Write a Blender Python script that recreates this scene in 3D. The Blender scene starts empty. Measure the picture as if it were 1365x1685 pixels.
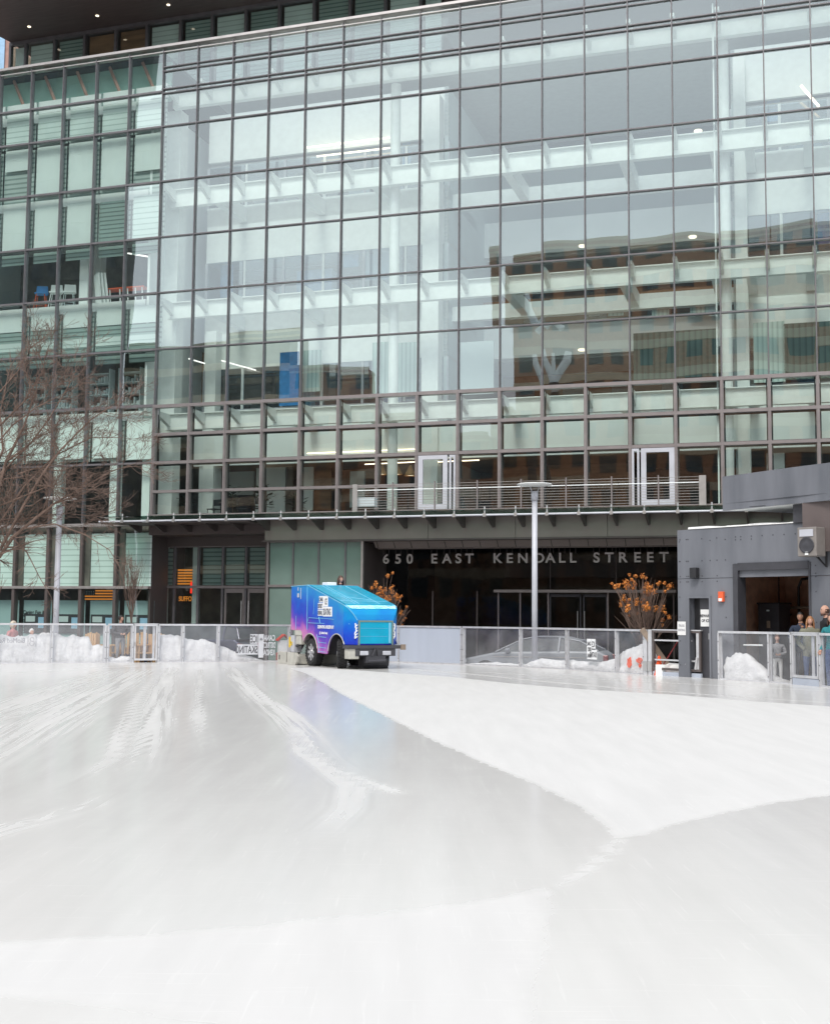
import bpy, bmesh, math, random
import numpy as np
from mathutils import Vector, Matrix, noise as mn
random.seed(7)
S=bpy.context.scene; COL=S.collection
PI=math.pi; rad=math.radians
# ---------------------------------------------------------------- calibration
f=2000.;cx,cy=682.5,842.5;PT=rad(4.93);RO=rad(.47);TH=rad(17.53);X0,Y0=-9.95,45.90;H=1.45
def ray(px,py):
    dx,dy=px-cx,py-cy
    x=dx*math.cos(RO)+dy*math.sin(RO);y=-dx*math.sin(RO)+dy*math.cos(RO)
    r,u=x/f,-y/f
    return Vector((r,math.cos(PT)-u*math.sin(PT),math.sin(PT)+u*math.cos(PT)))
def at(px,py,Y):
    d=ray(px,py);return Vector((0,0,H))+d*(Y/d.y)
def gr(px,py,z=0):
    d=ray(px,py);return Vector((0,0,H))+d*((z-H)/d.z)
def fp(px,py,y=0):
    d=ray(px,py);n=(math.sin(TH),math.cos(TH))
    ox,oy=X0+y*n[0],Y0+y*n[1]
    t=(ox*n[0]+oy*n[1])/(d.x*n[0]+d.y*n[1])
    x,yy=d.x*t-X0,d.y*t-Y0
    return (x*math.cos(TH)-yy*math.sin(TH),H+d.z*t)
BM=Matrix.Translation((X0,Y0,0))@Matrix.Rotation(-TH,4,'Z')   # building frame: x along the facade, y inward
# ---------------------------------------------------------------- materials
def nodes(name):
    m=bpy.data.materials.new(name);m.use_nodes=True
    nt=m.node_tree;nt.nodes.clear()
    return m,nt,nt.nodes,nt.links
def pm(name,col,rough=.5,metal=0.,var=.12,scale=4.,bump=0.,bscale=30.,spec=.5,stretch=(1,1,1),emit=None,es=0,col2=None,coat=0):
    m,nt,N,L=nodes(name)
    o=N.new('ShaderNodeOutputMaterial');b=N.new('ShaderNodeBsdfPrincipled');L.new(b.outputs[0],o.inputs[0])
    b.inputs['Roughness'].default_value=rough;b.inputs['Metallic'].default_value=metal
    b.inputs['Specular IOR Level'].default_value=spec;b.inputs['Coat Weight'].default_value=coat
    tc=N.new('ShaderNodeTexCoord');mp=N.new('ShaderNodeMapping');mp.inputs['Scale'].default_value=stretch
    L.new(tc.outputs['Object'],mp.inputs[0])
    nz=N.new('ShaderNodeTexNoise');nz.inputs['Scale'].default_value=scale;nz.inputs['Detail'].default_value=5
    L.new(mp.outputs[0],nz.inputs['Vector'])
    cr=N.new('ShaderNodeValToRGB');c=Vector(col)
    lo=Vector(col2) if col2 else c*(1-var); hi=c*(1+var)
    cr.color_ramp.elements[0].position=.3;cr.color_ramp.elements[1].position=.7
    cr.color_ramp.elements[0].color=(*[min(1,v) for v in lo],1);cr.color_ramp.elements[1].color=(*[min(1,v) for v in hi],1)
    L.new(nz.outputs['Fac'],cr.inputs[0]);L.new(cr.outputs[0],b.inputs['Base Color'])
    if bump:
        n2=N.new('ShaderNodeTexNoise');n2.inputs['Scale'].default_value=bscale;n2.inputs['Detail'].default_value=4
        L.new(mp.outputs[0],n2.inputs['Vector'])
        bp=N.new('ShaderNodeBump');bp.inputs['Strength'].default_value=bump;bp.inputs['Distance'].default_value=.05
        L.new(n2.outputs['Fac'],bp.inputs['Height']);L.new(bp.outputs[0],b.inputs['Normal'])
    if emit:
        b.inputs['Emission Color'].default_value=(*emit,1);b.inputs['Emission Strength'].default_value=es
    return m
def glass(name,tint,refl,wave=.0,wscale=.35,rough=0.,ior=1.5,gt=(1,1,1),dirt_haze=0):
    m,nt,N,L=nodes(name)
    o=N.new('ShaderNodeOutputMaterial');mx=N.new('ShaderNodeMixShader');L.new(mx.outputs[0],o.inputs[0])
    t=N.new('ShaderNodeBsdfTransparent');t.inputs[0].default_value=(*tint,1)
    g=N.new('ShaderNodeBsdfGlossy');g.inputs['Roughness'].default_value=rough;g.inputs['Color'].default_value=(*gt,1)
    # Schlick reflectance on |N.V| (the same from either side of a single pane)
    f0=((ior-1)/(ior+1))**2+refl
    fr=N.new('ShaderNodeLayerWeight');fr.inputs[0].default_value=.5
    pw_=N.new('ShaderNodeMath');pw_.operation='POWER';pw_.inputs[1].default_value=5;L.new(fr.outputs['Facing'],pw_.inputs[0])
    ma=N.new('ShaderNodeMath');ma.operation='MULTIPLY_ADD';ma.use_clamp=True;ma.inputs[1].default_value=1-f0;ma.inputs[2].default_value=f0
    L.new(pw_.outputs[0],ma.inputs[0]);L.new(ma.outputs[0],mx.inputs[0])
    if dirt_haze:      # dusty, scuffed plastic: pale diffuse layer also paints its hazy reflection
        df=N.new('ShaderNodeBsdfDiffuse');df.inputs[0].default_value=(.7,.71,.74,1);md=N.new('ShaderNodeMixShader')
        tc0=N.new('ShaderNodeTexCoord');n0=N.new('ShaderNodeTexNoise');n0.inputs['Scale'].default_value=1.7;n0.inputs['Detail'].default_value=6;L.new(tc0.outputs['Object'],n0.inputs['Vector'])
        r0=N.new('ShaderNodeMapRange');r0.inputs[1].default_value=.35;r0.inputs[2].default_value=.7;r0.inputs[3].default_value=dirt_haze*.5;r0.inputs[4].default_value=dirt_haze*1.5;L.new(n0.outputs['Fac'],r0.inputs[0])
        L.new(r0.outputs[0],md.inputs[0]);L.new(t.outputs[0],md.inputs[1]);L.new(df.outputs[0],md.inputs[2]);L.new(md.outputs[0],mx.inputs[1])
    else: L.new(t.outputs[0],mx.inputs[1])
    L.new(g.outputs[0],mx.inputs[2])
    if wave:
        tc=N.new('ShaderNodeTexCoord');mp=N.new('ShaderNodeMapping');mp.inputs['Scale'].default_value=(1,1,.55)
        L.new(tc.outputs['Object'],mp.inputs[0])
        nz=N.new('ShaderNodeTexNoise');nz.inputs['Scale'].default_value=wscale;nz.inputs['Detail'].default_value=1.
        L.new(mp.outputs[0],nz.inputs['Vector'])
        bp=N.new('ShaderNodeBump');bp.inputs['Strength'].default_value=1;bp.inputs['Distance'].default_value=wave
        L.new(nz.outputs['Fac'],bp.inputs['Height']);L.new(bp.outputs[0],g.inputs['Normal'])
    return m
def emis(name,col,s):
    m,nt,N,L=nodes(name);o=N.new('ShaderNodeOutputMaterial');e=N.new('ShaderNodeEmission')
    e.inputs[0].default_value=(*col,1);e.inputs[1].default_value=s;L.new(e.outputs[0],o.inputs[0]);return m
def stripes(name,c1,c2,per,duty=.5,rough=.6,axis='Z',soft=.05,trans=0):
    m,nt,N,L=nodes(name)
    o=N.new('ShaderNodeOutputMaterial');b=N.new('ShaderNodeBsdfPrincipled');L.new(b.outputs[0],o.inputs[0]);b.inputs['Roughness'].default_value=rough
    tc=N.new('ShaderNodeTexCoord');sp=N.new('ShaderNodeSeparateXYZ');L.new(tc.outputs['Object'],sp.inputs[0])
    a=N.new('ShaderNodeMath');a.operation='DIVIDE';a.inputs[1].default_value=per;L.new(sp.outputs[axis],a.inputs[0])
    fr=N.new('ShaderNodeMath');fr.operation='FRACT';L.new(a.outputs[0],fr.inputs[0])
    cr=N.new('ShaderNodeValToRGB');e=cr.color_ramp.elements
    e[0].position=0;e[0].color=(*c1,1);e[1].position=duty;e[1].color=(*c1,1)
    k=e.new(min(.98,duty+soft));k.color=(*c2,1);k=e.new(.999);k.color=(*c2,1)
    nz=N.new('ShaderNodeTexNoise');nz.inputs['Scale'].default_value=.8;L.new(tc.outputs['Object'],nz.inputs['Vector'])
    mr=N.new('ShaderNodeMapRange');mr.inputs[3].default_value=.75;mr.inputs[4].default_value=1.15;L.new(nz.outputs['Fac'],mr.inputs[0])
    mu=N.new('ShaderNodeVectorMath');mu.operation='SCALE';L.new(fr.outputs[0],cr.inputs[0]);L.new(cr.outputs[0],mu.inputs[0]);L.new(mr.outputs[0],mu.inputs['Scale'])
    L.new(mu.outputs[0],b.inputs['Base Color'])
    return m
M={}
M['white']=pm('painted_white_steel',(.88,.90,.88),.5,var=.04)
M['wallwhite']=pm('white_interior_wall',(.84,.87,.86),.7,var=.04,scale=.6)
M['wallgrey']=pm('pale_grey_interior_wall',(.57,.645,.655),.7,var=.06,scale=.3)
M['ceil']=pm('ceiling',(.62,.64,.63),.8,var=.04)
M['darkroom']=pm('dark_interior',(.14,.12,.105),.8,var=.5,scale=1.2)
M['brownroom']=pm('brown_wood_and_reflection',(.26,.145,.08),.6,var=.35,scale=.8,stretch=(1,1,6))  # also paints brown reflections behind some of the glass
M['floor']=pm('interior_floor',(.25,.24,.22),.6,var=.1)
M['mull']=pm('dark_bronze_mullion',(.17,.162,.17),.4,.3,var=.1)
M['mullhi']=pm('weathered_aluminium_mullion',(.30,.27,.265),.38,.6,var=.08)
M['coping']=pm('silver_coping',(.5,.47,.45),.35,.7,var=.08)
M['glassA']=glass('facade_glass',(.88,.965,.935),.20,.013,.33,gt=(.88,.975,.985))
M['glassL']=glass('low_facade_glass',(.87,.955,.92),.08,.006,.5)
M['clearG']=glass('clear_glass',(.93,.96,.97),.03)
M['inG']=glass('room_glass',(.55,.66,.75),.12)
M['blind']=stripes('venetian_blind',(.72,.81,.78),(.42,.52,.49),.22,.72,soft=.2)
M['blindd']=stripes('dim_venetian_blind',(.34,.44,.41),(.14,.19,.18),.17,.6,soft=.2)
M['shade']=pm('roller_shade',(.76,.82,.80),.8,var=.05,scale=.7)
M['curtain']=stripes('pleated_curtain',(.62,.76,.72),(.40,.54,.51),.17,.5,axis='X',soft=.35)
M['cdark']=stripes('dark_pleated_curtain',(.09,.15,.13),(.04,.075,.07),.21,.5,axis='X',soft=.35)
M['bluep']=pm('blue_panel',(.02,.20,.50),.6,var=.2)
M['paleblue']=pm('pale_blue_panel',(.35,.55,.75),.6,var=.1)
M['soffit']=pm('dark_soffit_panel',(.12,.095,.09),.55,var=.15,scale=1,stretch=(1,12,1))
M['fascia']=pm('bronze_grey_fascia',(.27,.23,.21),.5,.3,var=.1,scale=.8)
M['fasciadk']=pm('dark_bronze_panel',(.12,.10,.095),.45,.3,var=.1,scale=.8)
M['blackglass']=glass('entrance_glass',(.62,.64,.62),.0,.004,.8,ior=1.3)
M['canopyG']=glass('canopy_glass',(.45,.62,.56),.12)
M['steel']=pm('brushed_steel',(.55,.54,.52),.35,.85,var=.08)
M['lampmetal']=pm('pale_grey_lamp_paint',(.50,.51,.55),.5,.1,var=.08,scale=2)
M['greyclad']=pm('blue_grey_cladding',(.175,.182,.203),.55,0,var=.08,scale=1.6,col2=(.112,.120,.138),stretch=(1,1,.18))
M['greydk']=pm('dark_grey_paint',(.05,.05,.058),.5,var=.15)
M['black']=pm('black_plastic',(.018,.018,.02),.5,var=.2)
M['rubber']=pm('tyre_rubber',(.02,.02,.021),.85,var=.3,bump=.6,bscale=18)
M['rim']=pm('alloy_rim',(.6,.6,.6),.3,.9)
M['snow']=pm('packed_snow',(.80,.795,.78),.85,var=.05,scale=5,bump=.5,bscale=14,col2=(.68,.675,.665))
M['snow'].node_tree.nodes['Principled BSDF'].inputs['Subsurface Weight'].default_value=0
M['frame']=pm('barrier_aluminium',(.62,.62,.63),.42,.5,var=.12,scale=6)
M['panel']=pm('pale_blue_grey_panel',(.42,.46,.53),.5,var=.1,scale=1.2,stretch=(1,1,.15))
M['barrierG']=glass('barrier_glass',(.965,.97,.985),.05,.02,2.5,rough=.22,ior=1.35,dirt_haze=.13)
M['wood']=pm('pine_wood',(.58,.36,.17),.6,var=.25,scale=5,stretch=(1,1,.2))
M['woodgr']=pm('grey_timber',(.27,.21,.16),.7,var=.25,scale=5,stretch=(1,1,.2))
M['bark']=pm('twig_bark',(.17,.115,.09),.85,var=.3,scale=6)
M['barkg']=pm('grey_bark',(.17,.135,.12),.85,var=.3,scale=6)
M['bloom']=pm('dried_orange_bloom',(.60,.23,.05),.9,var=.45,scale=18,col2=(.30,.11,.03))
M['paving']=pm('grey_paving',(.17,.165,.16),.8,var=.2,scale=3,bump=.2)
M['asphalt']=pm('asphalt',(.055,.055,.058),.85,var=.2,scale=20,bump=.3)
M['brick']=pm('brown_brick',(.40,.215,.13),.8,var=.25,scale=2)
M['stone']=pm('buff_stone',(.60,.50,.36),.8,var=.1,scale=.8)
M['pinkbrick']=pm('pink_brick',(.40,.24,.20),.8,var=.2,scale=3)
M['bwin']=pm('far_window_glass',(.05,.07,.075),.15,0,var=.5,scale=.5)
M['sign']=pm('paper_sign',(.75,.75,.74),.7,var=.03)
M['ink']=pm('printed_ink',(.03,.03,.035),.6)
M['whiteink']=pm('white_vinyl',(.82,.83,.84),.5,var=.03)
M['orangepaint']=pm('orange_marker_paint',(.85,.10,.02),.7,var=.1)
M['red']=pm('red_plastic',(.55,.05,.03),.5)
M['orange']=pm('orange_alarm',(.75,.12,.04),.4)
M['letters']=pm('brushed_letter_metal',(.30,.27,.255),.5,.3,var=.12)
M['warm']=emis('warm_strip_light',(1,.82,.6),2.4)
M['cool']=emis('cool_strip_light',(1,.97,.92),1.3)
M['spot']=emis('downlight_glow',(1,.88,.66),1.6)
M['amber']=emis('amber_lit_sign',(1,.33,.05),.42)
M['redlit']=emis('red_lit_sign',(1,.04,.02),.9)
M['silver']=pm('silver_car_paint',(.25,.265,.28),.45,.1,var=.04)
M['navy']=pm('navy_car_paint',(.02,.025,.06),.3,.3,coat=.5)
M['maroon']=pm('dark_red_car_paint',(.20,.02,.02),.3,.2,coat=.5)
M['carglass']=pm('dark_car_glass',(.05,.06,.065),.35,0,var=.3,spec=.2)
M['leaf']=pm('dark_plant_leaf',(.02,.035,.02),.5,var=.4)
M['poster']=pm('teal_poster_board',(.38,.52,.53),.6,var=.06,scale=.6)
# ---------------------------------------------------------------- mesh builder
class MB:
    def __init__(s): s.v=[];s.f=[];s.m=[];s.mats=[];s.smooth=False
    def mi(s,m):
        if m is None: return 0
        m=M[m] if isinstance(m,str) else m
        if m not in s.mats: s.mats.append(m)
        return s.mats.index(m)
    def add(s,vs,fs,m=None):
        b=len(s.v);k=s.mi(m);s.v+= [tuple(v) for v in vs]
        for q in fs: s.f.append([b+i for i in q]);s.m.append(k)
    def box(s,a,b,m=None,mat=None):
        x0,y0,z0=a;x1,y1,z1=b
        vs=[Vector(p) for p in ((x0,y0,z0),(x1,y0,z0),(x1,y1,z0),(x0,y1,z0),(x0,y0,z1),(x1,y0,z1),(x1,y1,z1),(x0,y1,z1))]
        if mat is not None: vs=[mat@p for p in vs]
        s.add(vs,[(0,3,2,1),(4,5,6,7),(0,1,5,4),(1,2,6,5),(2,3,7,6),(3,0,4,7)],m);return s
    def quad(s,*p,m=None): s.add(p,[tuple(range(len(p)))],m);return s
    def prism(s,poly,z0,z1,m=None,plane='xy'):
        n=len(poly)
        g=(lambda p,z:(p[0],p[1],z)) if plane=='xy' else (lambda p,z:(p[0],z,p[1])) if plane=='xz' else (lambda p,z:(z,p[0],p[1]))
        s.add([g(p,z0) for p in poly]+[g(p,z1) for p in poly],[tuple(range(n)),tuple(range(2*n-1,n-1,-1))]+[(i,(i+1)%n,n+(i+1)%n,n+i) for i in range(n)],m);return s
    def tube(s,pts,rs,n=8,m=None,cap=True):
        pts=[Vector(p) for p in pts]
        if not hasattr(rs,'__len__'): rs=[rs]*len(pts)
        vs=[];prev=None
        for i,p in enumerate(pts):
            t=(pts[min(i+1,len(pts)-1)]-pts[max(i-1,0)])
            if t.length<1e-9:t=Vector((0,0,1))
            t.normalize()
            if prev is None:
                a=Vector((0,0,1)) if abs(t.z)<.9 else Vector((1,0,0));u=t.cross(a).normalized()
            else:
                u=prev-t*prev.dot(t)
                if u.length<1e-6:u=t.orthogonal()
                u.normalize()
            prev=u;w=t.cross(u)
            for k in range(n):
                an=2*PI*k/n;vs.append(p+(u*math.cos(an)+w*math.sin(an))*rs[i])
        fs=[]
        for i in range(len(pts)-1):
            for k in range(n):
                fs.append((i*n+k,i*n+(k+1)%n,(i+1)*n+(k+1)%n,(i+1)*n+k))
        if cap: fs.append(tuple(range(n-1,-1,-1)));fs.append(tuple((len(pts)-1)*n+k for k in range(n)))
        s.add(vs,fs,m);return s
    def lathe(s,prof,n=24,m=None,mat=None):
        vs=[];k=len(prof)
        for i in range(n):
            a=2*PI*i/n
            for r,z in prof:
                p=Vector((r*math.cos(a),r*math.sin(a),z));vs.append(mat@p if mat is not None else p)
        fs=[]
        for i in range(n):
            for j in range(k-1):
                fs.append((i*k+j,((i+1)%n)*k+j,((i+1)%n)*k+j+1,i*k+j+1))
        s.add(vs,fs,m);return s
    def ball(s,c,r,m=None,n=10,k=7,rough=0):
        c=Vector(c);r=r if hasattr(r,'__len__') else (r,r,r);vs=[];fs=[]
        for j in range(k+1):
            t=PI*j/k
            for i in range(n):
                a=2*PI*i/n;q=1+rough*(random.random()-.5)
                vs.append(c+Vector((r[0]*math.sin(t)*math.cos(a),r[1]*math.sin(t)*math.sin(a),r[2]*math.cos(t)))*q if not rough else c+Vector((r[0]*math.sin(t)*math.cos(a),r[1]*math.sin(t)*math.sin(a),r[2]*math.cos(t)))*q)
        for j in range(k):
            for i in range(n): fs.append((j*n+i,(j+1)*n+i,(j+1)*n+(i+1)%n,j*n+(i+1)%n))
        s.add(vs,fs,m);return s
    def build(s,name,m=None,parent=None,smooth=False,bevel=0,kind=None,label=None):
        me=bpy.data.meshes.new(name);me.from_pydata(s.v,[],s.f)
        if m is not None: me.materials.append(M[m] if isinstance(m,str) else m)
        else:
            for x in s.mats: me.materials.append(x)
            if len(s.mats)>1: me.polygons.foreach_set('material_index',s.m)
        me.validate();bm=bmesh.new();bm.from_mesh(me)
        if smooth: bmesh.ops.remove_doubles(bm,verts=bm.verts,dist=1e-5)
        bmesh.ops.recalc_face_normals(bm,faces=bm.faces);bm.to_mesh(me);bm.free()
        if smooth: me.polygons.foreach_set('use_smooth',[True]*len(me.polygons))
        o=bpy.data.objects.new(name,me);COL.objects.link(o)
        if parent is not None:o.parent=parent
        if bevel:
            b=o.modifiers.new('bevel','BEVEL');b.width=bevel;b.segments=2;b.limit_method='ANGLE'
        if kind:o['kind']=kind
        if label:o['label']=label
        return o
def B(a,b,name,m,parent=None,**k):
    return MB().box(a,b).build(name,m,parent,**k)
def tag(o,label,cat,group=None):
    o['label']=label;o['category']=cat
    if group:o['group']=group
    return o
def empty(name,loc,rz,label,cat,group=None):
    o=bpy.data.objects.new(name,None);COL.objects.link(o);o.location=loc;o.rotation_euler=(0,0,rz)
    return tag(o,label,cat,group)
def copy_tree(o,parent=None):
    c=o.copy();COL.objects.link(c);c.parent=parent
    for ch in [x for x in bpy.data.objects if x.parent==o]: copy_tree(ch,c)
    return c
def text_mesh(txt,size,depth=.01,bold=.0,align='LEFT',mirror=False,name='lettering',m='ink',parent=None,mat=None,sx=1.,label=None):
    cu=bpy.data.curves.new('t','FONT');cu.body=txt;cu.size=size;cu.extrude=depth/2;cu.offset=bold;cu.align_x=align
    t=bpy.data.objects.new('t',cu);COL.objects.link(t)
    dg=bpy.context.evaluated_depsgraph_get();me=bpy.data.meshes.new_from_object(t.evaluated_get(dg))
    bpy.data.objects.remove(t);bpy.data.curves.remove(cu)
    T=Matrix.Rotation(PI/2,4,'X')@Matrix.Diagonal(((-1 if mirror else 1)*sx,1,1,1))
    me.transform((mat@T) if mat is not None else T)
    if mirror: me.flip_normals()
    me.materials.clear();me.materials.append(M[m] if isinstance(m,str) else m);me.name=name
    o=bpy.data.objects.new(name,me);COL.objects.link(o)
    if parent is not None:o.parent=parent
    if label:o['label']=label
    return o
def struct(o): o['kind']='structure';return o
# ---------------------------------------------------------------- camera, sky, sun
cam=bpy.data.objects.new('camera',bpy.data.cameras.new('camera'));COL.objects.link(cam);S.camera=cam
cam.matrix_world=Matrix.Translation((0,0,H))@Matrix.Rotation(PI/2+PT,4,'X')@Matrix.Rotation(RO,4,'Z')
cam.data.sensor_fit='HORIZONTAL';cam.data.sensor_width=36;cam.data.lens=36*f/1365;cam.data.clip_end=2000;cam.data.clip_start=.05
W=bpy.data.worlds.new('World');S.world=W;W.use_nodes=True;nt=W.node_tree;nt.nodes.clear()
o=nt.nodes.new('ShaderNodeOutputWorld');bg=nt.nodes.new('ShaderNodeBackground');sk=nt.nodes.new('ShaderNodeTexSky')
SUN_EL,SUN_AZ=rad(50),rad(200)     # azimuth measured clockwise from +Y
sk.sky_type='NISHITA';sk.sun_disc=False;sk.sun_elevation=SUN_EL;sk.sun_rotation=SUN_AZ;sk.dust_density=4;sk.air_density=1;sk.ozone_density=1
hs=nt.nodes.new('ShaderNodeHueSaturation');hs.inputs['Saturation'].default_value=.16
# overcast: blend the clear-sky radiance with an even grey cloud layer
mx=nt.nodes.new('ShaderNodeMix');mx.data_type='RGBA';mx.inputs[0].default_value=.72
nt.links.new(sk.outputs[0],hs.inputs['Color']);nt.links.new(hs.outputs[0],mx.inputs[6])
tc=nt.nodes.new('ShaderNodeTexCoord');nz=nt.nodes.new('ShaderNodeTexNoise');nz.inputs['Scale'].default_value=2.2;nz.inputs['Detail'].default_value=5
cr=nt.nodes.new('ShaderNodeValToRGB');cr.color_ramp.elements[0].color=(9.0,9.6,10.8,1);cr.color_ramp.elements[1].color=(12.2,12.6,13.4,1)
cr.color_ramp.elements[0].position=.3;cr.color_ramp.elements[1].position=.7
nt.links.new(tc.outputs['Generated'],nz.inputs['Vector']);nt.links.new(nz.outputs['Fac'],cr.inputs[0]);nt.links.new(cr.outputs[0],mx.inputs[7])
nt.links.new(mx.outputs[2],bg.inputs[0]);bg.inputs[1].default_value=.10;nt.links.new(bg.outputs[0],o.inputs[0])
sl=bpy.data.lights.new('sun','SUN');sl.energy=1.5;sl.angle=rad(18);sl.color=(1,.95,.88);so=bpy.data.objects.new('sun',sl);COL.objects.link(so)
sd=Vector((math.sin(SUN_AZ)*math.cos(SUN_EL),math.cos(SUN_AZ)*math.cos(SUN_EL),math.sin(SUN_EL)))
so.rotation_euler=sd.to_track_quat('Z','Y').to_euler()
S.view_settings.view_transform='Standard';S.view_settings.look='None';S.view_settings.exposure=.50
# ---------------------------------------------------------------- ground, road, ice
GZ=-.5
struct(MB().quad((-400,-400,GZ),(400,-400,GZ),(400,400,GZ),(-400,400,GZ)).build('ground','paving'))
rd=MB()
def bl(u,y,z): return BM@Vector((u,y,z))
rd.quad(bl(-60,-3.0,GZ+.004),bl(60,-3.0,GZ+.004),bl(60,-6.2,GZ+.004),bl(-60,-6.2,GZ+.004));struct(rd.build('road','asphalt'))
FN=[(-17,32.6),(-14.3,34.2),(-11.99,35.51),(-10.63,36.20),(-9.14,36.85),(-7.77,37.42),(-6.03,38.2),(-4.83,38.75),(-3.91,39.1),(-2.2,39.45),(-.49,38.97),(1.51,37.5),(3.12,36.2),(4.33,34.75),(5.37,32.95),(5.98,31.95),(7.15,30.31),(7.4,29.67),(8.2,28.43),(8.52,27.75),(8.87,26.8),(9.3,25.5),(10.2,22.6),(11,19)]
def offs(path,d):
    out=[]
    for i,p in enumerate(path):
        a=Vector(path[max(i-1,0)]);b=Vector(path[min(i+1,len(path)-1)]);t=(b-a).normalized();out.append(Vector(p)+Vector((-t.y,t.x))*d)
    return out
# deck behind the barrier, a low step above the street
ob=offs(FN,2.2);dk=MB()
for i in range(len(FN)-1):
    a,b=Vector(FN[i]),Vector(FN[i+1]);c,d=ob[i+1],ob[i]
    dk.add([(a.x,a.y,-.06),(b.x,b.y,-.06),(c.x,c.y,-.1),(d.x,d.y,-.1),(a.x,a.y,GZ+.01),(b.x,b.y,GZ+.01),(c.x,c.y,GZ+.01),(d.x,d.y,GZ+.01)],[(0,1,2,3),(3,2,6,7),(0,4,5,1)])
struct(dk.build('pavement','paving'))
# ice sheet: a fine grid inside the barrier, with the frost pattern stored per vertex
def gp(l): return np.array([list(gr(x,y))[:2] for x,y in l])
def seg_d(P,path):
    best=np.full(len(P),1e9);tt=np.zeros(len(P));L=0
    for a,b in zip(path[:-1],path[1:]):
        ab=b-a;l=np.hypot(*ab);t=np.clip(((P-a)@ab)/(l*l),0,1);q=a+t[:,None]*ab;d=np.hypot(*(P-q).T)
        m=d<best;best[m]=d[m];tt[m]=(L+t*l)[m];L+=l
    return best,tt/L
def inside(P,poly):
    r=np.zeros(len(P),bool);n=len(poly)
    for i in range(n):
        a,b=poly[i],poly[(i+1)%n]
        if a[1]==b[1]: continue
        c=((a[1]>P[:,1])!=(b[1]>P[:,1]))&(P[:,0]<(b[0]-a[0])*(P[:,1]-a[1])/(b[1]-a[1])+a[0]);r^=c
    return r
def sdf(P,poly):
    d,_=seg_d(P,np.vstack([poly,poly[:1]]));return np.where(inside(P,poly),d,-d)
stp=.11
xs=np.arange(-18,13,stp);ys=np.arange(-3,40.5,stp);nx,ny=len(xs),len(ys)
GX,GY=np.meshgrid(xs,ys);P=np.stack([GX.ravel(),GY.ravel()],1)
pathR=[(480,1100),(505,1108),(535,1124),(560,1140),(640,1180),(730,1225),(830,1268),(900,1297),(960,1327),(1000,1355),(1018,1378)]
poly1=gp(pathR+[(1050,1374),(1100,1358),(1180,1338),(1270,1320),(1365,1308),(1600,1275),(1700,1195),(1365,1163),(1250,1155),(1100,1143),(950,1134),(830,1124),(740,1114),(650,1108),(560,1101),(520,1098)])
poly2=gp([(-900,1590),(0,1552),(150,1546),(350,1533),(550,1513),(700,1497),(800,1483),(860,1472),(897,1462),(892,1500),(880,1560),(868,1620),(860,1700),(850,1850),(500,1695),(400,1683),(250,1662),(100,1645),(0,1636),(-900,1600)])
fr=np.zeros(len(P))
d1=sdf(P,poly1);d2=sdf(P,poly2)
fr=np.maximum(fr,np.clip(.5+d1*4,0,1)*.98)
fr=np.maximum(fr,np.clip(.5+d2*3.2,0,1)*.95)
st=np.zeros(len(P));lane=P[:,0].copy();along=P[:,1].copy();nst=0
def streak(pts,w0,w1,amp,soft=1.):
    global st,nst
    pth=gp(pts);d,t=seg_d(P,pth);w=w0+(w1-w0)*t;L_=np.sum(np.hypot(*(pth[1:]-pth[:-1]).T))
    new=amp*np.exp(-(d/w)**2*soft)*np.clip(t*12,0,1)*np.clip((1-t)*4,0,1)
    mk=(new>st)&(new>.02);nst+=1;dirx=pth[-1]-pth[0];sd=np.sign((P[:,0]-pth[0,0])*dirx[1]-(P[:,1]-pth[0,1])*dirx[0])
    lane[mk]=(d*sd)[mk]+nst*7.3;along[mk]=(t*L_)[mk];st=np.maximum(st,new)
streak([(238,1100),(190,1125),(140,1150),(70,1185),(0,1225),(-120,1290)],.35,.7,.8)
streak([(200,1100),(120,1125),(40,1155),(-60,1190),(-200,1240)],.3,.6,.7)
streak([(285,1097),(268,1130),(255,1170),(245,1220),(225,1265),(190,1300)],.22,.28,.85)
streak([(255,1110),(225,1150),(200,1205),(185,1250),(130,1285),(60,1310),(-20,1330)],.05,.10,.95)
streak([(-60,1385),(0,1366),(80,1346),(150,1325),(180,1305)],.16,.06,.9)
streak([(330,1100),(326,1150),(325,1200),(338,1250)],.10,.16,.55)
streak([(380,1097),(400,1122),(430,1150),(470,1180),(505,1215),(535,1250),(570,1275),(600,1300)],.22,.22,.9)
streak([(470,1180),(500,1240),(545,1270),(580,1295),(575,1330),(530,1370),(440,1400)],.06,.22,.6)
streak([(560,1270),(610,1290),(670,1310)],.05,.10,.75)
streak([(1018,1378),(1000,1405),(960,1435),(925,1455),(895,1464)],.05,.05,.9)
streak([(520,1110),(500,1125),(490,1150)],.06,.10,.5)
streak([(655,1100),(760,1108),(900,1122),(1060,1136),(1260,1150),(1420,1160)],.10,.12,.9)
streak([(770,1105),(930,1114),(1100,1124),(1300,1134),(1420,1140)],.08,.10,.75)
streak([(0,1110),(90,1103),(230,1096),(360,1094)],.16,.12,.5)
me=bpy.data.meshes.new('ice');vv=np.zeros((len(P),3));vv[:,:2]=P
idx=np.arange(nx*ny).reshape(ny,nx)
fpoly=np.array([list(p) for p in FN]+[[13,19],[13,-3],[-18,-3],[-18,32]])
cxs=(P[:,0].reshape(ny,nx)[:-1,:-1]+stp/2).ravel();cys=(P[:,1].reshape(ny,nx)[:-1,:-1]+stp/2).ravel()
keep=sdf(np.stack([cxs,cys],1),fpoly)>-.09
q=np.stack([idx[:-1,:-1].ravel(),idx[:-1,1:].ravel(),idx[1:,1:].ravel(),idx[1:,:-1].ravel()],1)[keep]
me.from_pydata(vv.tolist(),[],q.tolist())
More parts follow.
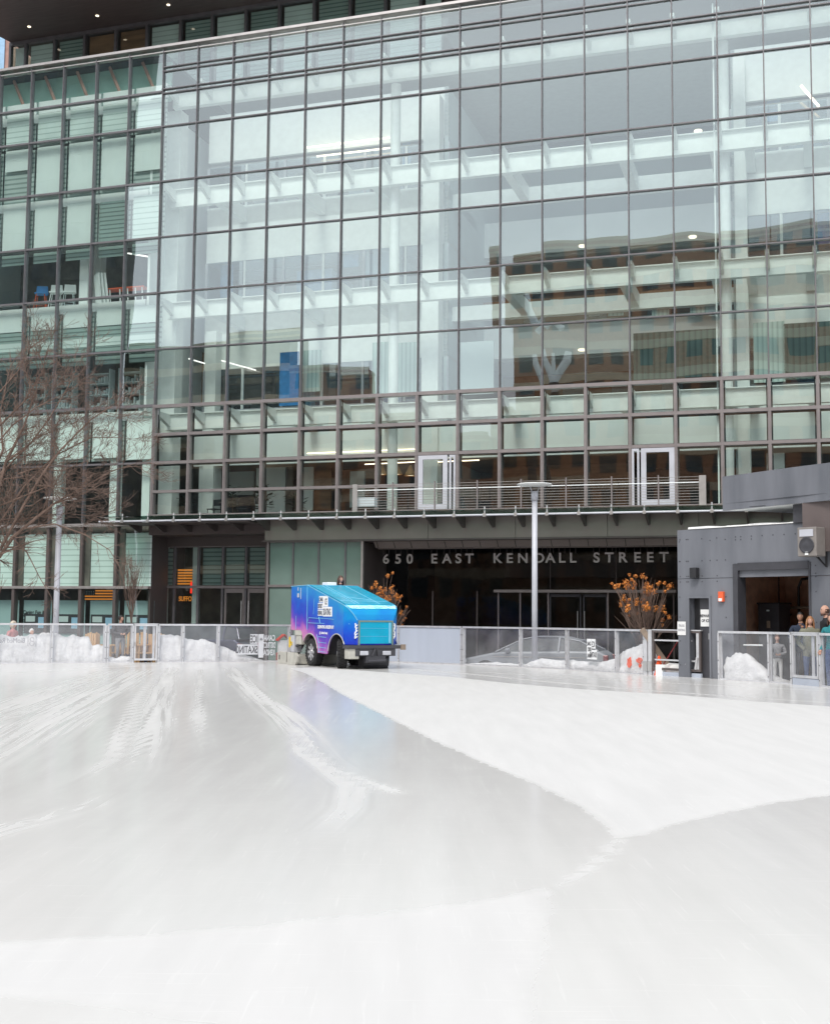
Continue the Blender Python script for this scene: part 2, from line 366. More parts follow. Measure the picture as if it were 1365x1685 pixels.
for nm,ar in (('frost',fr),('streak',st),('lane',lane),('along',along)):
    a=me.attributes.new(nm,'FLOAT','POINT');a.data.foreach_set('value',ar.astype(np.float32))
ice=bpy.data.objects.new('ice',me);COL.objects.link(ice);struct(ice)
m,nt,N,L=nodes('rink_ice')
def nd(t,**k):
    n=N.new(t)
    for a,b in k.items(): setattr(n,a,b)
    return n
def mth(op,a,b=None,clamp=False):
    n=nd('ShaderNodeMath',operation=op,use_clamp=clamp)
    for i,x in enumerate((a,b)):
        if x is None: continue
        if isinstance(x,(int,float)): n.inputs[i].default_value=x
        else: L.new(x,n.inputs[i])
    return n.outputs[0]
out=nd('ShaderNodeOutputMaterial');b=nd('ShaderNodeBsdfPrincipled');L.new(b.outputs[0],out.inputs[0])
tc=nd('ShaderNodeTexCoord')
def noise(scale,detail=4,st=(1,1,1),rot=0,dist=0):
    mp=nd('ShaderNodeMapping');mp.inputs['Scale'].default_value=st;mp.inputs['Rotation'].default_value=(0,0,rot);L.new(tc.outputs['Object'],mp.inputs[0])
    n=nd('ShaderNodeTexNoise');n.inputs['Scale'].default_value=scale;n.inputs['Detail'].default_value=detail;n.inputs['Distortion'].default_value=dist;L.new(mp.outputs[0],n.inputs['Vector']);return n.outputs['Fac']
af=nd('ShaderNodeAttribute',attribute_name='frost').outputs['Fac'];as_=nd('ShaderNodeAttribute',attribute_name='streak').outputs['Fac']
nA=noise(5,6,(1,1,1));nB=noise(2.2,6,(3.0,.35,1),rot=.12);nC=noise(1.1,5,(1,.5,1),dist=1.)
e1=mth('SUBTRACT',af,.5);e2=mth('ADD',e1,mth('MULTIPLY',mth('SUBTRACT',nA,.5),.5))
frost=mth('MULTIPLY',mth('ADD',mth('MULTIPLY',e2,2.0),.5,True),1.)
cx_=nd('ShaderNodeCombineXYZ');L.new(mth('MULTIPLY',nd('ShaderNodeAttribute',attribute_name='lane').outputs['Fac'],9.),cx_.inputs[0]);L.new(mth('MULTIPLY',nd('ShaderNodeAttribute',attribute_name='along').outputs['Fac'],.16),cx_.inputs[1])
nB=nd('ShaderNodeTexNoise');nB.inputs['Scale'].default_value=1.3;nB.inputs['Detail'].default_value=6;L.new(cx_.outputs[0],nB.inputs['Vector']);nB=nB.outputs['Fac']
sv=mth('MULTIPLY',as_,mth('ADD',mth('MULTIPLY',mth('SUBTRACT',nB,.36),3.2),mth('MULTIPLY',mth('SUBTRACT',nA,.5),.12),True),True)
amb=mth('MULTIPLY',mth('MULTIPLY',mth('SUBTRACT',nC,.50),5.,True),mth('MULTIPLY',mth('SUBTRACT',nB,.5),3.,True))
tot=mth('MAXIMUM',frost,mth('MAXIMUM',sv,mth('MULTIPLY',amb,.22)))
sc_=noise(1.6,4,(1,26,1),rot=.5,dist=.3);sc2=noise(1.8,4,(22,1,1),rot=.25,dist=.3)
scr=mth('MULTIPLY',mth('ADD',mth('MULTIPLY',mth('SUBTRACT',sc_,.62),9.,True),mth('MULTIPLY',mth('SUBTRACT',sc2,.63),9.,True),True),.5)
tot0=tot;cr=nd('ShaderNodeMix',data_type='RGBA');cr.inputs[6].default_value=(.578,.568,.548,1);cr.inputs[7].default_value=(.540,.533,.518,1)
L.new(tot,cr.inputs[0])
fine=noise(.9,8,(5,.6,1),rot=-.3);mr=nd('ShaderNodeMapRange');mr.inputs[3].default_value=.90;mr.inputs[4].default_value=1.08;L.new(fine,mr.inputs[0])
vs=nd('ShaderNodeVectorMath',operation='SCALE');L.new(cr.outputs[2],vs.inputs[0]);L.new(mr.outputs[0],vs.inputs['Scale']);vs2=nd('ShaderNodeVectorMath',operation='SCALE');L.new(vs.outputs[0],vs2.inputs[0]);L.new(mth('ADD',mth('MULTIPLY',scr,.13),1.),vs2.inputs['Scale']);L.new(vs2.outputs[0],b.inputs['Base Color'])
rr=nd('ShaderNodeMapRange');rr.inputs[3].default_value=.17;rr.inputs[4].default_value=.65;L.new(tot,rr.inputs[0]);L.new(rr.outputs[0],b.inputs['Roughness'])
sp=nd('ShaderNodeMapRange');sp.inputs[3].default_value=.32;sp.inputs[4].default_value=.12;L.new(tot,sp.inputs[0]);L.new(sp.outputs[0],b.inputs['Specular IOR Level'])
b.inputs['IOR'].default_value=1.31
bp=nd('ShaderNodeBump');bp.inputs['Strength'].default_value=.16;bp.inputs['Distance'].default_value=.01;L.new(noise(1.6,4,(1,1,1)),bp.inputs['Height'])
L.new(bp.outputs[0],b.inputs['Normal'])
me.materials.append(m)
#@@BUILDING
#@@RINK
#@@REST
M['ret']=stripes('slatted_blind_edge',(.50,.58,.55),(.26,.33,.31),.2,.6)
# ================================================================ OFFICE BUILDING
OB=empty('office_building',(X0,Y0,0),-TH,'large office building with a gridded glass curtain wall behind the rink','building')
def bx(name,m,u0,u1,y0,y1,z0,z1,parent=None,**k): return B((u0,y0,z0),(u1,y1,z1),name,m,parent or OB,**k)
def U(px,py,y=0): return fp(px,py,y)[0]
def Z(px,py,y=0): return fp(px,py,y)[1]
RW=[5.21,6.09,7.19,8.27,9.36,11.58,13.79,15.98,18.19,20.39,21.81,22.70,23.49]
RL=[4.86,7.20,9.40,11.58,13.79,15.98,18.19,20.39,21.81,23.49]
panes=[]
door1=(U(689,790),U(750,790));door2=(U(1040,790),U(1110,790))
for i in range(0,19):
    for a,b2 in zip(RW[:-1],RW[1:]):
        if i>=7 and a<7.: 
            if a>6: continue
            b2=7.19
            if i in (7,12): continue
        panes.append((i*1.5,i*1.5+1.5,a,b2,'glassA' if a>=9.3 else 'glassL'))
for i in range(-7,0):
    for a,b2 in zip(RL[:-1],RL[1:]): panes.append((i*1.5,i*1.5+1.5,a,b2,'glassA' if a>=9.3 else 'glassL'))
def parea(p):
    u=(p[0]+p[1])/2;w=BM@Vector((u,0,0))
    vis= w.x/w.y
    s=(p[3]-p[2])/w.y**2
    return s if -.345<vis<.345 else 0
panes.sort(key=parea,reverse=True)
rest=MB()
for k,(u0,u1,z0,z1,m) in enumerate(panes):
    tl=(random.random()-.5)*.016;t2=(random.random()-.5)*.016
    vs=[(u0,tl,z0),(u1,-tl,z0),(u1,-tl+t2,z1),(u0,tl+t2,z1)]
    if k<100:
        mb=MB();mb.add(vs,[(0,1,2,3)]);mb.build('glass_pane',m,OB)
    else: rest.add(vs,[(0,1,2,3)],m)
rest.build('glass_pane',None,OB,kind='stuff')
# mullions and transoms
for i in range(-7,20):
    u=i*1.5;w=.021
    lo=9.36 if i>=0 else 4.86
    mb=MB();mb.box((u-w,-.07,lo),(u+w,.14,23.5));mb.box((u-.012,-.10,lo),(u+.012,-.068,23.5));mb.build('mullion','mull',OB)
    if i>=0:
        mb=MB();mb.box((u-.055,-.10,5.15),(u+.055,.16,9.357));mb.box((u-.02,-.13,5.15),(u+.02,-.098,9.357));mb.build('mullion','mullhi',OB);bx('glazing_gasket','black',u-.10,u+.10,.162,.18,5.15,9.35)
for z in RW[4:]:
    mb=MB();w=.022
    if z>21.5:
        for d in (-.085,.085): mb.box((-.05 if z<23 else -10.6,-.075,z+d-.018),(28.5,.12,z+d+.018))
    elif z<9.5: mb.box((-.05,-.105,z-.06),(28.5,.15,z+.06))
    else: mb.box((-.05,-.075,z-w),(28.5,.12,z+w))
    mb.build('transom','coping' if z>23 else 'mullhi' if z<9.5 else 'mull',OB)
for z in (8.27,7.19): B((-.06,-.105,z-.055),(28.5,.15,z+.055),'transom','mullhi',OB);B((-.06,.152,z-.10),(28.5,.16,z+.10),'glazing_gasket','black',OB)
B((-.06,-.105,6.04),(10.5,.15,6.14),'transom','mullhi',OB);B((-.06,-.105,5.10),(28.5,.15,5.22),'transom','mullhi',OB)
for z in RL[:-1]:
    hv=.05 if z in (9.40,) else .035
    mb=MB();mb.box((-10.6,-.077,z-hv),(-.05,.12,z+hv))
    mb.build('transom','mullhi' if z<5 else 'mull',OB)
bx('roof_coping','coping',-10.7,28.5,-.16,.35,23.56,23.66)
# ---- atrium structure behind the glass
zb=[(8.63,9.25),(13.05,13.68),(17.55,18.23),(21.62,22.25)]
for (a,b2) in zb:
    bx('spandrel_beam','white',-.2,28,1.1,1.35,a,b2)
    bx('spandrel_flange','white',-.2,28,.98,1.47,b2-.03,b2)
    for i in range(0,18):
        u=i*1.5
        mb=MB();mb.prism([(.14,b2-.02),(1.09,b2-.02),(1.09,b2-.5),(.14,b2-.16)],u-.07,u+.07,plane='yz')
        mb.build('outrigger','white',OB) if a<20 else mb.build('outrigger_fin','white',OB)
def cyl(u,y,r,z0,z1,n=16):
    mb=MB();mb.tube([(u,y,z0),(u,y,z1)],r,n);return mb
for px,py in ((648,500),(1193,400)):
    cyl(U(px,py,1.75),1.75,.19,5.2,21.7,24).build('round_column','white',OB,smooth=False)
bx('square_column','white',-.62,-.02,1.5,2.1,5.2,21.7)
bx('square_column','white',U(697,400,3.2),U(724,400,3.2),3.0,3.6,5.2,21.7)
bx('square_column','white',U(1208,300,3.2),U(1228,300,3.2),3.0,3.6,5.2,21.7)
bx('square_column','white',U(345,450,3.4),U(362,450,3.4),3.2,3.7,5.2,13.)
# zone divider: ua..ub = open atrium
ua,ub=U(735,400,3.6),U(1205,400,3.6)
def room_band(u0,u1,y,deep,tag_,blue):
    for k,(a,b2) in enumerate(zb):
        if k==0: continue
        zt=a-.15;zl=a-2.1
        # white balustrade/ceiling band above a glazed room strip
        bx('gallery_wall','white',u0,u1,y,y+.15,a-1.55+ (0 if k<3 else .2),b2+.1 if k<3 else 22.3)
        z0=zb[k-1][1]+.0;z1=a-1.55
        bx('gallery_floor','wallgrey',u0,u1,y+.15,y+deep,z0-.4,z0)
        bx('gallery_wall','white',u0,u1,y,y+.15,z0-.7,z0+.02)
        bx('gallery_ceiling','ceil',u0,u1,y+.15,y+deep,z1,z1+.1)
        bx('back_wall','wallgrey',u0,u1,y+deep,y+deep+.1,z0,z1)
        n=int((u1-u0)/1.55);w=(u1-u0)/n
        for j in range(n+1): bx('partition_post','wallwhite' if j%2 else 'lampmetal',u0+j*w-.05,u0+j*w+.05,y+.02,y+.1,z0,z1)
        mb=MB();mb.quad((u0,y+.06,z0),(u1,y+.06,z0),(u1,y+.06,z1),(u0,y+.06,z1));mb.build('room_glazing','inG',OB)
        for j in range(n):
            q_=random.random();uu=u0+j*w
            if q_<.75: bx('room_screen',['wallwhite','lampmetal','paleblue','curtain','greydk','wallwhite','wallgrey'][int(q_*9.3)],uu+.1+random.random()*.3,uu+w*random.uniform(.5,1),y+random.uniform(.8,3.5),y+3.6,z0,z1-random.random()*.6)
        mb=MB()
        for j in range(2): mb.box((u0+.5,y+1.2+j*1.5,z1-.12),(u1-.5,y+1.28+j*1.5,z1-.06))
        mb.build('ceiling_service','lampmetal',OB)
        bx('handrail','lampmetal',u0,u1,y-.06,y-.02,z0+.5,z0+.55)
room_band(.1,ua,3.7,4.5,'A',1)
room_band(ub,28,3.7,4.5,'C',1)
bx('side_wall','wallgrey',ua-.15,ua,3.7,13,5.2,22.3)
bx('side_wall','wallgrey',ub,ub+.15,3.7,13,5.2,22.3)
# open atrium: second beam line, cross beams, far wall with floors
for k,(a,b2) in enumerate(zb[:3]):
    bx('inner_beam','white',ua,ub,4.4,4.7,a-.02,b2-.08)
    mb=MB()
    for px in (850,1035,1180):
        u=U(px,300,3);mb.box((u-.16,1.36,a+.05),(u+.16,4.39,b2-.06))
    mb.build('cross_beam','white',OB)
    mb=MB()
    for px in (200,390,520,640): 
        u=U(px,300,3);mb.box((u-.15,1.36,a+.03),(u+.15,3.69,b2-.06))
    for px in (1235,1330): 
        u=U(px,300,3);mb.box((u-.15,1.36,a+.03),(u+.15,3.69,b2-.06))
    mb.build('cross_beam','wallwhite',OB)
    bx('atrium_floor_edge','wallwhite',ua,ub,9.5,9.8,a-.5,b2+.35)
    bx('atrium_ceiling','ceil',ua,ub,9.8,13,a-.6,a-.5)
bx('atrium_wall','wallgrey',ua,ub,13,13.15,16.4,22.3);bx('atrium_wall','brownroom',ua,ub,13,13.15,5.2,16.4)  # lower wall coloured brown to carry the brick block's reflection
bx('added_skylight','clearG',-.1,28,.4,3.95,23.35,23.38)  # unseen glass roof, added to let more daylight into the atrium
mb=MB()
for k in range(3): mb.box((ua+1+k*2.8,12.9,14.2),(ua+2.0+k*2.8,12.99,16.2))
for k in range(4): mb.box((ua+.6+k*2.2,12.9,9.9),(ua+1.5+k*2.2,12.99,12.0))
mb.build('atrium_window','inG',OB)
# colour accents in the rooms behind the atrium
def accent(name,m,x0,x1,y0,y1,dep=3.95,t=.04):
    a=fp(x0,y1,dep);b2=fp(x1,y0,dep);return bx(name,m,a[0],b2[0],dep,dep+t,a[1],b2[1])
accent('blue_panel','bluep',459,492,578,668,2.6)
accent('blue_panel','paleblue',662,676,203,270,4.1)
accent('blue_panel','paleblue',362,384,408,490,4.1)
accent('blue_panel','paleblue',565,590,388,440,4.1)
accent('blue_panel','paleblue',1262,1282,128,200,4.1)
accent('blue_panel','bluep',1345,1375,318,402,4.1)
accent('dark_opening','wallgrey',596,655,385,462,4.2)
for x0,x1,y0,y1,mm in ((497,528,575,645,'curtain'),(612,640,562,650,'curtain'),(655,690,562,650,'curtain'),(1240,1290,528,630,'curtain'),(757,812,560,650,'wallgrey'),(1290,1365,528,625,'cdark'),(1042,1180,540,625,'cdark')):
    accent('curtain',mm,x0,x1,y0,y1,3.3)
accent('dark_wall','brownroom',300,455,572,668,4.9)
accent('dark_wall','brownroom',758,1180,470,524,9.3)  # brown panel painted in for the reflected brick
for x0,x1,mm in ((905,918,'wallgrey'),(925,945,'curtain'),(968,985,'wallgrey'),(1000,1025,'curtain'),(1072,1100,'curtain'),(1135,1165,'curtain'),(1165,1178,'wallgrey')): accent('reflected_window',mm,x0,x1,492,520,9.2,.05)  # pale panels paint the window row of the reflected block
accent('gallery_rail','mullhi',835,1180,503,505,9.1,.02)
# lower gallery rooms (z 5.2 - 9.3)
bx('gallery_floor','floor',-.1,28,.2,9,5.0,5.12)
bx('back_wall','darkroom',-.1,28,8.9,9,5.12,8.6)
bx('gallery_ceiling','brownroom',-.1,28,3.4,8.9,7.55,7.65)
bx('gallery_wall','wallwhite',-.1,28,3.2,3.35,7.45,8.7)
bx('side_wall','wallwhite',.2,.9,3.3,3.9,5.12,7.5)
for x0,x1,y0,y1,mm,d in ((500,545,752,840,'brownroom',5.5),(560,625,752,840,'brownroom',6.5),(420,470,760,845,'wallwhite',5.),(470,482,758,845,'darkroom',4.9),(497,515,768,840,'wallwhite',5.2),(372,418,765,815,'wallwhite',6.),(825,1038,752,835,'brownroom',7.),(1215,1235,735,830,'wallwhite',3.2),(1262,1290,745,830,'wallwhite',4.),(575,600,775,835,'wallgrey',5.)):
    accent('cafe_wall_panel',mm,x0,x1,y0,y1,d,.1)
# ---- left wing rooms
def lbx(name,m,u0,u1,y0,y1,z0,z1,**k): return bx(name,m,u0,u1,y0,y1,z0,z1,**k)
for z in (9.30,13.70,18.1,21.75):
    lbx('floor_slab','wallwhite',-10.5,-.75,.35,8,z-.35,z)
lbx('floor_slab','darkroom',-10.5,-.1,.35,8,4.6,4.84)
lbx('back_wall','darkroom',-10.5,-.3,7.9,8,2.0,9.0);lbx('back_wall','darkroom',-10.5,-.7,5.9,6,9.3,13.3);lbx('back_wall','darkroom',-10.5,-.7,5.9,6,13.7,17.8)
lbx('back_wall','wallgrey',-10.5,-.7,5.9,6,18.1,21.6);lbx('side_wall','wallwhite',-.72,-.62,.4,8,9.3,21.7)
lbx('end_wall','wallgrey',-10.6,-10.5,-.05,9,-.5,23.5)
bx('end_wall','wallgrey',28.4,28.5,.1,13,-.5,23.5)
for i in range(-7,0):
    u0=i*1.5+.1;u1=i*1.5+1.42
    s=u0+.03
    def bl_(m,z0,z1,sh=0,name='blind'): bx(name,m,s+sh,u1-.03,.30,.33,z0,z1)
    bx('blind_return','ret',u0-.08,u0+1.35,.42,.44,20.42,21.7);bx('blind_return','ret',u0-.08,u0+1.35,.42,.44,16.05,20.3);bx('blind_return','ret',u0-.08,u0+1.35,.42,.44,11.6,13.4)
    bl_('blind',20.45,21.7)
    if i==-5: bl_('shade',19.45,20.33)
    elif i==-1: bl_('shade',18.85,20.33)
    else: bl_('shade',18.25,20.33)
    if i==-2: bl_('blindd',16.1,17.75)
    elif i in (-5,-4,-3): bl_('shade',16.05,17.85)
    else: bl_('blind',16.05,17.85)
    bl_('shade',12.75,13.45);bl_('blindd',12.3,12.72);bl_('blind',11.95,12.3);bl_('blindd',11.62,11.93)
    bl_('blindd',15.5,15.93)
    bx('blind_return','ret',u0-.08,u0+1.35,.42,.44,7.4,9.1)
    if i not in (-1,): bl_('shade',7.5,9.0)
    else: bl_('shade',7.4,9.0)
    bl_('blindd',11.2,11.54)
    if i>-7:
        for zz in (21.95,): bx('parapet_panel','wallwhite',i*1.5+.05,i*1.5+1.45,.4,.5,21.8,22.3)
# reflection of a red truss in the top row, modelled behind the glass
mb=MB()
for i in range(-7,0): mb.tube([(i*1.5+.25,.5,23.4),(i*1.5+.75,.5,22.3)],.07,5)
mb.build('reflected_truss','pinkbrick',OB);M['teal']=pm('teal_roof_screen',(.36,.56,.50),.7,var=.15,scale=.8);bx('roof_screen','teal',-10.5,-.1,.75,.85,21.8,23.4)
for px in (97,190,243): 
    u=U(px,800,.6);bx('square_column','shade',u-.17,u+.17,.45,.8,2.4,9.2)
u=U(143,440,1.2);bx('square_column','wallwhite',u-.2,u+.2,1.,1.5,13.7,17.9)
u=U(165,440,2.2);bx('square_column','wallwhite',u-.15,u+.15,2.,2.4,13.7,17.9)
# lab shelving on the fourth level
for j,px in enumerate((60,105,165,215)):
    u=U(px,620,1.6);mb=MB()
    for zz in (9.8,10.25,10.7,11.1): mb.box((u-.5,1.5,zz),(u+.5,1.9,zz+.03))
    for s_ in (-.5,.46): mb.box((u+s_,1.5,9.3),(u+s_+.04,1.9,11.3))
    for zz in (9.83,10.28,10.73):
        for t in range(7):
            if random.random()<.75: 
                a=u-.46+t*.13;mb.box((a,1.55,zz),(a+.05+random.random()*.06,1.8,zz+.1+random.random()*.22))
    o_=mb.build('laboratory_shelf','wallgrey',None);o_.parent=OB
    # shelves are furniture of their own
    o_.parent=None;o_.matrix_world=BM.copy()
    tag(o_,'%s rack of laboratory shelves crowded with jars behind the left wing glass'%('first','second','third','fourth')[j] if False else ('open laboratory shelf rack behind the branches, leftmost of the four','open laboratory shelf rack behind the branches, second from the left','open laboratory shelf rack with jars, right of the tree branches','open laboratory shelf rack nearest the tall white desk boxes')[j],'shelf','laboratory shelves on the left wing')
# ---- ground floor of the left wing
gz0,gz1=2.47,4.86
for i in range(-7,0):
    u=i*1.5
    bx('ground_mullion','fasciadk',u-.06,u+.06,-.07,.2,-.5,4.80)
    bx('ground_mullion','darkroom',u+.06,u+.30,.12,.2,2.5,4.7)
    bx('blind','blind',u+.31,u+1.42,.16,.2,2.52,4.55)
    mb=MB();mb.quad((u+.06,.02,gz0),(u+1.44,.02,gz0),(u+1.44,.02,4.8),(u+.06,.02,4.8));mb.build('ground_window','glassL',OB)
    mb=MB();mb.quad((u+.06,.02,-.45),(u+1.44,.02,-.45),(u+1.44,.02,gz0),(u+.06,.02,gz0));mb.build('shop_window','glassL',OB)
    if i not in (-7,-6): 
        bx('poster_board','poster',u+.12,u+1.40,.5,.53,-.45,Z(100,988,.5))
        if i>-5:
            zt=Z(130,1011,.45)
            mb=MB();mb.box((u+.2,.44,zt-.75),(u+1.3,.48,zt),'greydk')
            mb.box((u+.28,.425,zt-.30),(u+.70,.438,zt-.08),'wallgrey');mb.box((u+.85,.425,zt-.55),(u+1.2,.438,zt-.12),'paleblue');mb.build('photo_board',None,OB)
bx('transom','coping',-10.5,-.05,-.1,.15,2.42,2.52);bx('transom','coping',-10.5,-.05,-.12,.15,4.80,4.92)
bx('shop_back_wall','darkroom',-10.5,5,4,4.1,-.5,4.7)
text_mesh('Canine Fun &',.19,.004,.006,parent=OB,mat=Matrix.Translation((U(38,1010,.5),.49,Z(38,1010,.5))),m='ink',sx=.95)
text_mesh('Games Co.',.19,.004,.006,parent=OB,mat=Matrix.Translation((U(39,1010,.5),.49,Z(38,1015.5,.5))),m='ink',sx=.95)
mb=MB()
for k in range(9):
    zz=Z(38,1020+k*2.6,.5);mb.box((U(38,1020,.5),.488,zz),(U(58,1020,.5)-random.random()*.12,.494,zz+.022))
mb.build('small_print','ink',OB)
# ---- recess with glazed doors and blinds (under the canopy)
yr=1.5
ur0,ur1=-.1,4.78
zt=Z(350,899,yr);zm=Z(350,966,yr)
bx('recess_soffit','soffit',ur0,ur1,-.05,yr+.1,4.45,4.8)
bx('recess_header','fasciadk',ur0,ur1,yr-.1,yr+.1,zt,4.45)
bx('recess_wall','fasciadk',ur0-.1,ur0,0.2,yr,-.5,4.8);bx('recess_wall','fasciadk',ur1-.12,ur1-.02,0.1,yr,-.5,4.8)
bx('recess_transom','mullhi',ur0,ur1,yr-.06,yr+.06,zm-.05,zm+.05);bx('recess_transom','mullhi',ur0,ur1,yr-.04,yr+.06,zt-.03,zt+.03)
xm=[245,288,327,367,405,440]
for x in xm[:-1]: bx('recess_mullion','mull',U(x,930,yr)-.04,U(x,930,yr)+.04,yr-.05,yr+.06,-.5,zt)
mb=MB();mb.quad((ur0,yr,-.45),(ur1,yr,-.45),(ur1,yr,zt),(ur0,yr,zt));mb.build('recess_glazing','glassL',OB)
for x0,x1,mm in ((334,364,'blindd'),(372,402,'blindd'),(411,438,'blindd'),(246,262,'blindd'),(276,284,'blindd')):
    bx('blind',mm,U(x0,930,yr+.3),U(x1,930,yr+.3),yr+.3,yr+.33,zm+.08,zt-.05)
u=U(269,930,yr+.8);cyl(u,yr+.8,.22,-.5,4.3,16).build('round_column','shade',OB)
bx('square_column','shade',U(319,930,yr+.5),U(326,930,yr+.5),yr+.4,yr+.7,-.5,4.3)
# glazed double doors with pulls
for x0,x1,hx in ((368,403,399),(406,440,411)):
    a,b2=U(x0,1000,yr)+.05,U(x1,1000,yr)-.03
    mb=MB()
    for p,q_ in (((a,yr-.05,-.45),(a+.07,yr-.01,zm-.07)),((b2-.07,yr-.05,-.45),(b2,yr-.01,zm-.07)),((a+.07,yr-.05,zm-.22),(b2-.07,yr-.01,zm-.07)),((a+.07,yr-.05,-.45),(b2-.07,yr-.01,-.2))): mb.box(p,q_)
    d=mb.build('glazed_door','mullhi',OB)
    h=U(hx,1000,yr);mb=MB();mb.tube([(h,yr-.12,.3),(h,yr-.12,2.0)],.022,8)
    for zz in (.4,1.9): mb.tube([(h,yr-.12,zz),(h,yr-.04,zz)],.014,6)
    mb.build('door_handle','steel',d)
bx('bulkhead_wall','darkroom',2.3,4.7,yr+2.2,yr+2.3,-.5,4.5)
# ---- green glass box beside the entrance
g0,g1=4.80,8.50;zm2=2.53;zt2=4.13
M['greenbox']=pm('back_painted_green_glass',(.17,.24,.21),.12,0,var=.15,scale=.6)
xs_=[441,482,524,568,600]
for k in range(4):
    a=g0+.06 if k==0 else U(xs_[k],930);b2=g1-.06 if k==3 else U(xs_[k+1],930)
    for z0,z1 in ((-.45,zm2-.04),(zm2+.04,zt2)):
        mb=MB();mb.quad((a+.03,.02,z0),(b2-.03,.02,z0),(b2-.03,.02,z1),(a+.03,.02,z1));mb.build('green_glass_panel','greenbox',OB)
    if k: bx('box_mullion','mull',a-.035,a+.035,-.03,.06,-.5,zt2)
bx('box_mullion','mullhi',g0-.02,g0+.06,-.05,.1,-.5,zt2);bx('box_mullion','coping',g1-.06,g1+.02,-.05,.1,-.5,zt2)
bx('box_transom','mullhi',g0,g1,-.04,.08,zm2-.045,zm2+.045);bx('box_transom','mullhi',g0,g1,-.045,.08,zt2-.02,zt2+.05)
bx('entrance_side_wall','fasciadk',g0,g1,.1,2.8,-.5,4.1)
# ---- fascia and entrance recess
fz0,fz1=4.13,4.82
segs=[4.72,8.5,14.2,19.0,24,28.5]
x_=[4.72,U(706,880),U(849,880),U(1000,880),U(1150,880),28.5]
for a,b2 in zip(x_[:-1],x_[1:]): bx('fascia_panel','fascia',a+.008,b2-.008,-.12,.1,fz0+.06,fz1+.33)
bx('fascia_lip','fasciadk',4.6,28.5,-.17,.12,fz0,fz0+.058)
ye=2.6
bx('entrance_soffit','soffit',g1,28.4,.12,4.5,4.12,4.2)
mb=MB()
k=0
u=8.9
while u<19.6:
    mb.box((u,.35,3.93),(u+.62,.9,3.99));u+=.66
mb.build('soffit_louvre','fascia',OB);bx('soffit_trough','fascia',8.75,19.6,.9,1.0,3.88,4.12);MB().prism([(.14,4.115),(.19,4.115),(.42,3.90),(.37,3.90)],8.85,19.6,plane='yz').build('sloped_lintel','fascia',OB)
for k in range(17): MB().prism([(.135,4.11),(.14,4.11),(.37,3.895),(.36,3.895)],8.95+k*.63,8.97+k*.63,plane='yz').build('lintel_joint','black',OB)
mb=MB();mb.quad((g1,ye,-.45),(28,ye,-.45),(28,ye,4.12),(g1,ye,4.12));mb.build('entrance_glazing','blackglass',OB)
zh=Z(900,973,ye)
bx('lobby_wall','darkroom',g1,28,9,9.1,-.5,4.2);bx('lobby_floor','darkroom',g1,28,ye,9,-.5,-.46);bx('lobby_band','fasciadk',U(830,920,5),U(1113,920,5),5,5.1,Z(900,950,5),Z(900,915,5))  # band colour lightened to stand in for reflections in the entrance glass
for x in (712,785,820,856,902,1000,1060,1108): bx('entrance_mullion','mullhi' if x in (820,856,902,1000) else 'fasciadk',U(x,1000,ye)-.025,U(x,1000,ye)+.025,ye-.06,ye+.04,-.45,zh)
bx('entrance_header','letters',U(815,972,ye),U(1113,972,ye),ye-.3,ye-.02,zh-.05,zh+.05)
for x in (628,905,1013): bx('entrance_mullion','fasciadk',U(x,920,ye)-.012,U(x,920,ye)+.012,ye-.03,ye-.01,zh,4.1)
for a_,b_ in ((902,957),(957,1000)):
    a,b2=U(a_,1000,ye)+.05,U(b_,1000,ye)-.02;mb=MB()
    for p,q_ in (((a,ye-.05,-.45),(a+.05,ye-.02,zh-.1)),((b2-.05,ye-.05,-.45),(b2,ye-.02,zh-.1)),((a,ye-.05,zh-.2),(b2,ye-.02,zh-.1))): mb.box(p,q_)
    d=mb.build('entrance_door','greydk',OB)
    h=b2-.12 if a_==902 else a+.06;mb=MB();mb.tube([(h,ye-.12,.4),(h,ye-.12,1.7)],.02,8);mb.build('door_handle','steel',d)
bx('pier_wall','fasciadk',19.7,28,.15,ye,-.5,4.1)
# ---- canopy
CZ=5.02
ca=empty('entrance_canopy',(X0,Y0,0),-TH,'','');del ca['label'];del ca['category'];ca.location=(0,0,0);ca.rotation_euler=(0,0,0);ca.parent=OB
cl,crr=-1.35,27.
mb=MB();mb.box((cl,-1.55,CZ),(crr,-.13,CZ+.025));mb.build('canopy_glass','canopyG',ca)
mb=MB();mb.tube([(cl,-1.5,4.86),(crr,-1.5,4.86)],.036,8);mb.build('canopy_pipe','lampmetal',ca)
us=[U(x,851,-1.5) for x in (284.6,)][0];u=us-2.08
while u<26.8:
    mb=MB();mb.prism([(-1.5,4.90),(-.12,4.97),(-.12,4.55),(-.35,4.52)],u-.028,u+.028,plane='yz');mb.build('canopy_bracket','fasciadk',ca)
    mb=MB();mb.box((u-.05,-1.56,4.80),(u+.05,-1.44,4.92));mb.tube([(u,-1.5,4.9),(u,-1.5,5.14)],.028,6);mb.build('canopy_fitting','steel',ca)
    u+=1.055
bx('canopy_gutter','fasciadk',cl,crr,-.35,-.13,4.93,5.0,parent=ca)
mb=MB();mb.prism([(cl+.05,-1.45),(4.7,-1.45),(4.7,-.13),(-.1,-.13)],4.78,4.81);mb.build('canopy_underside','soffit',ca)
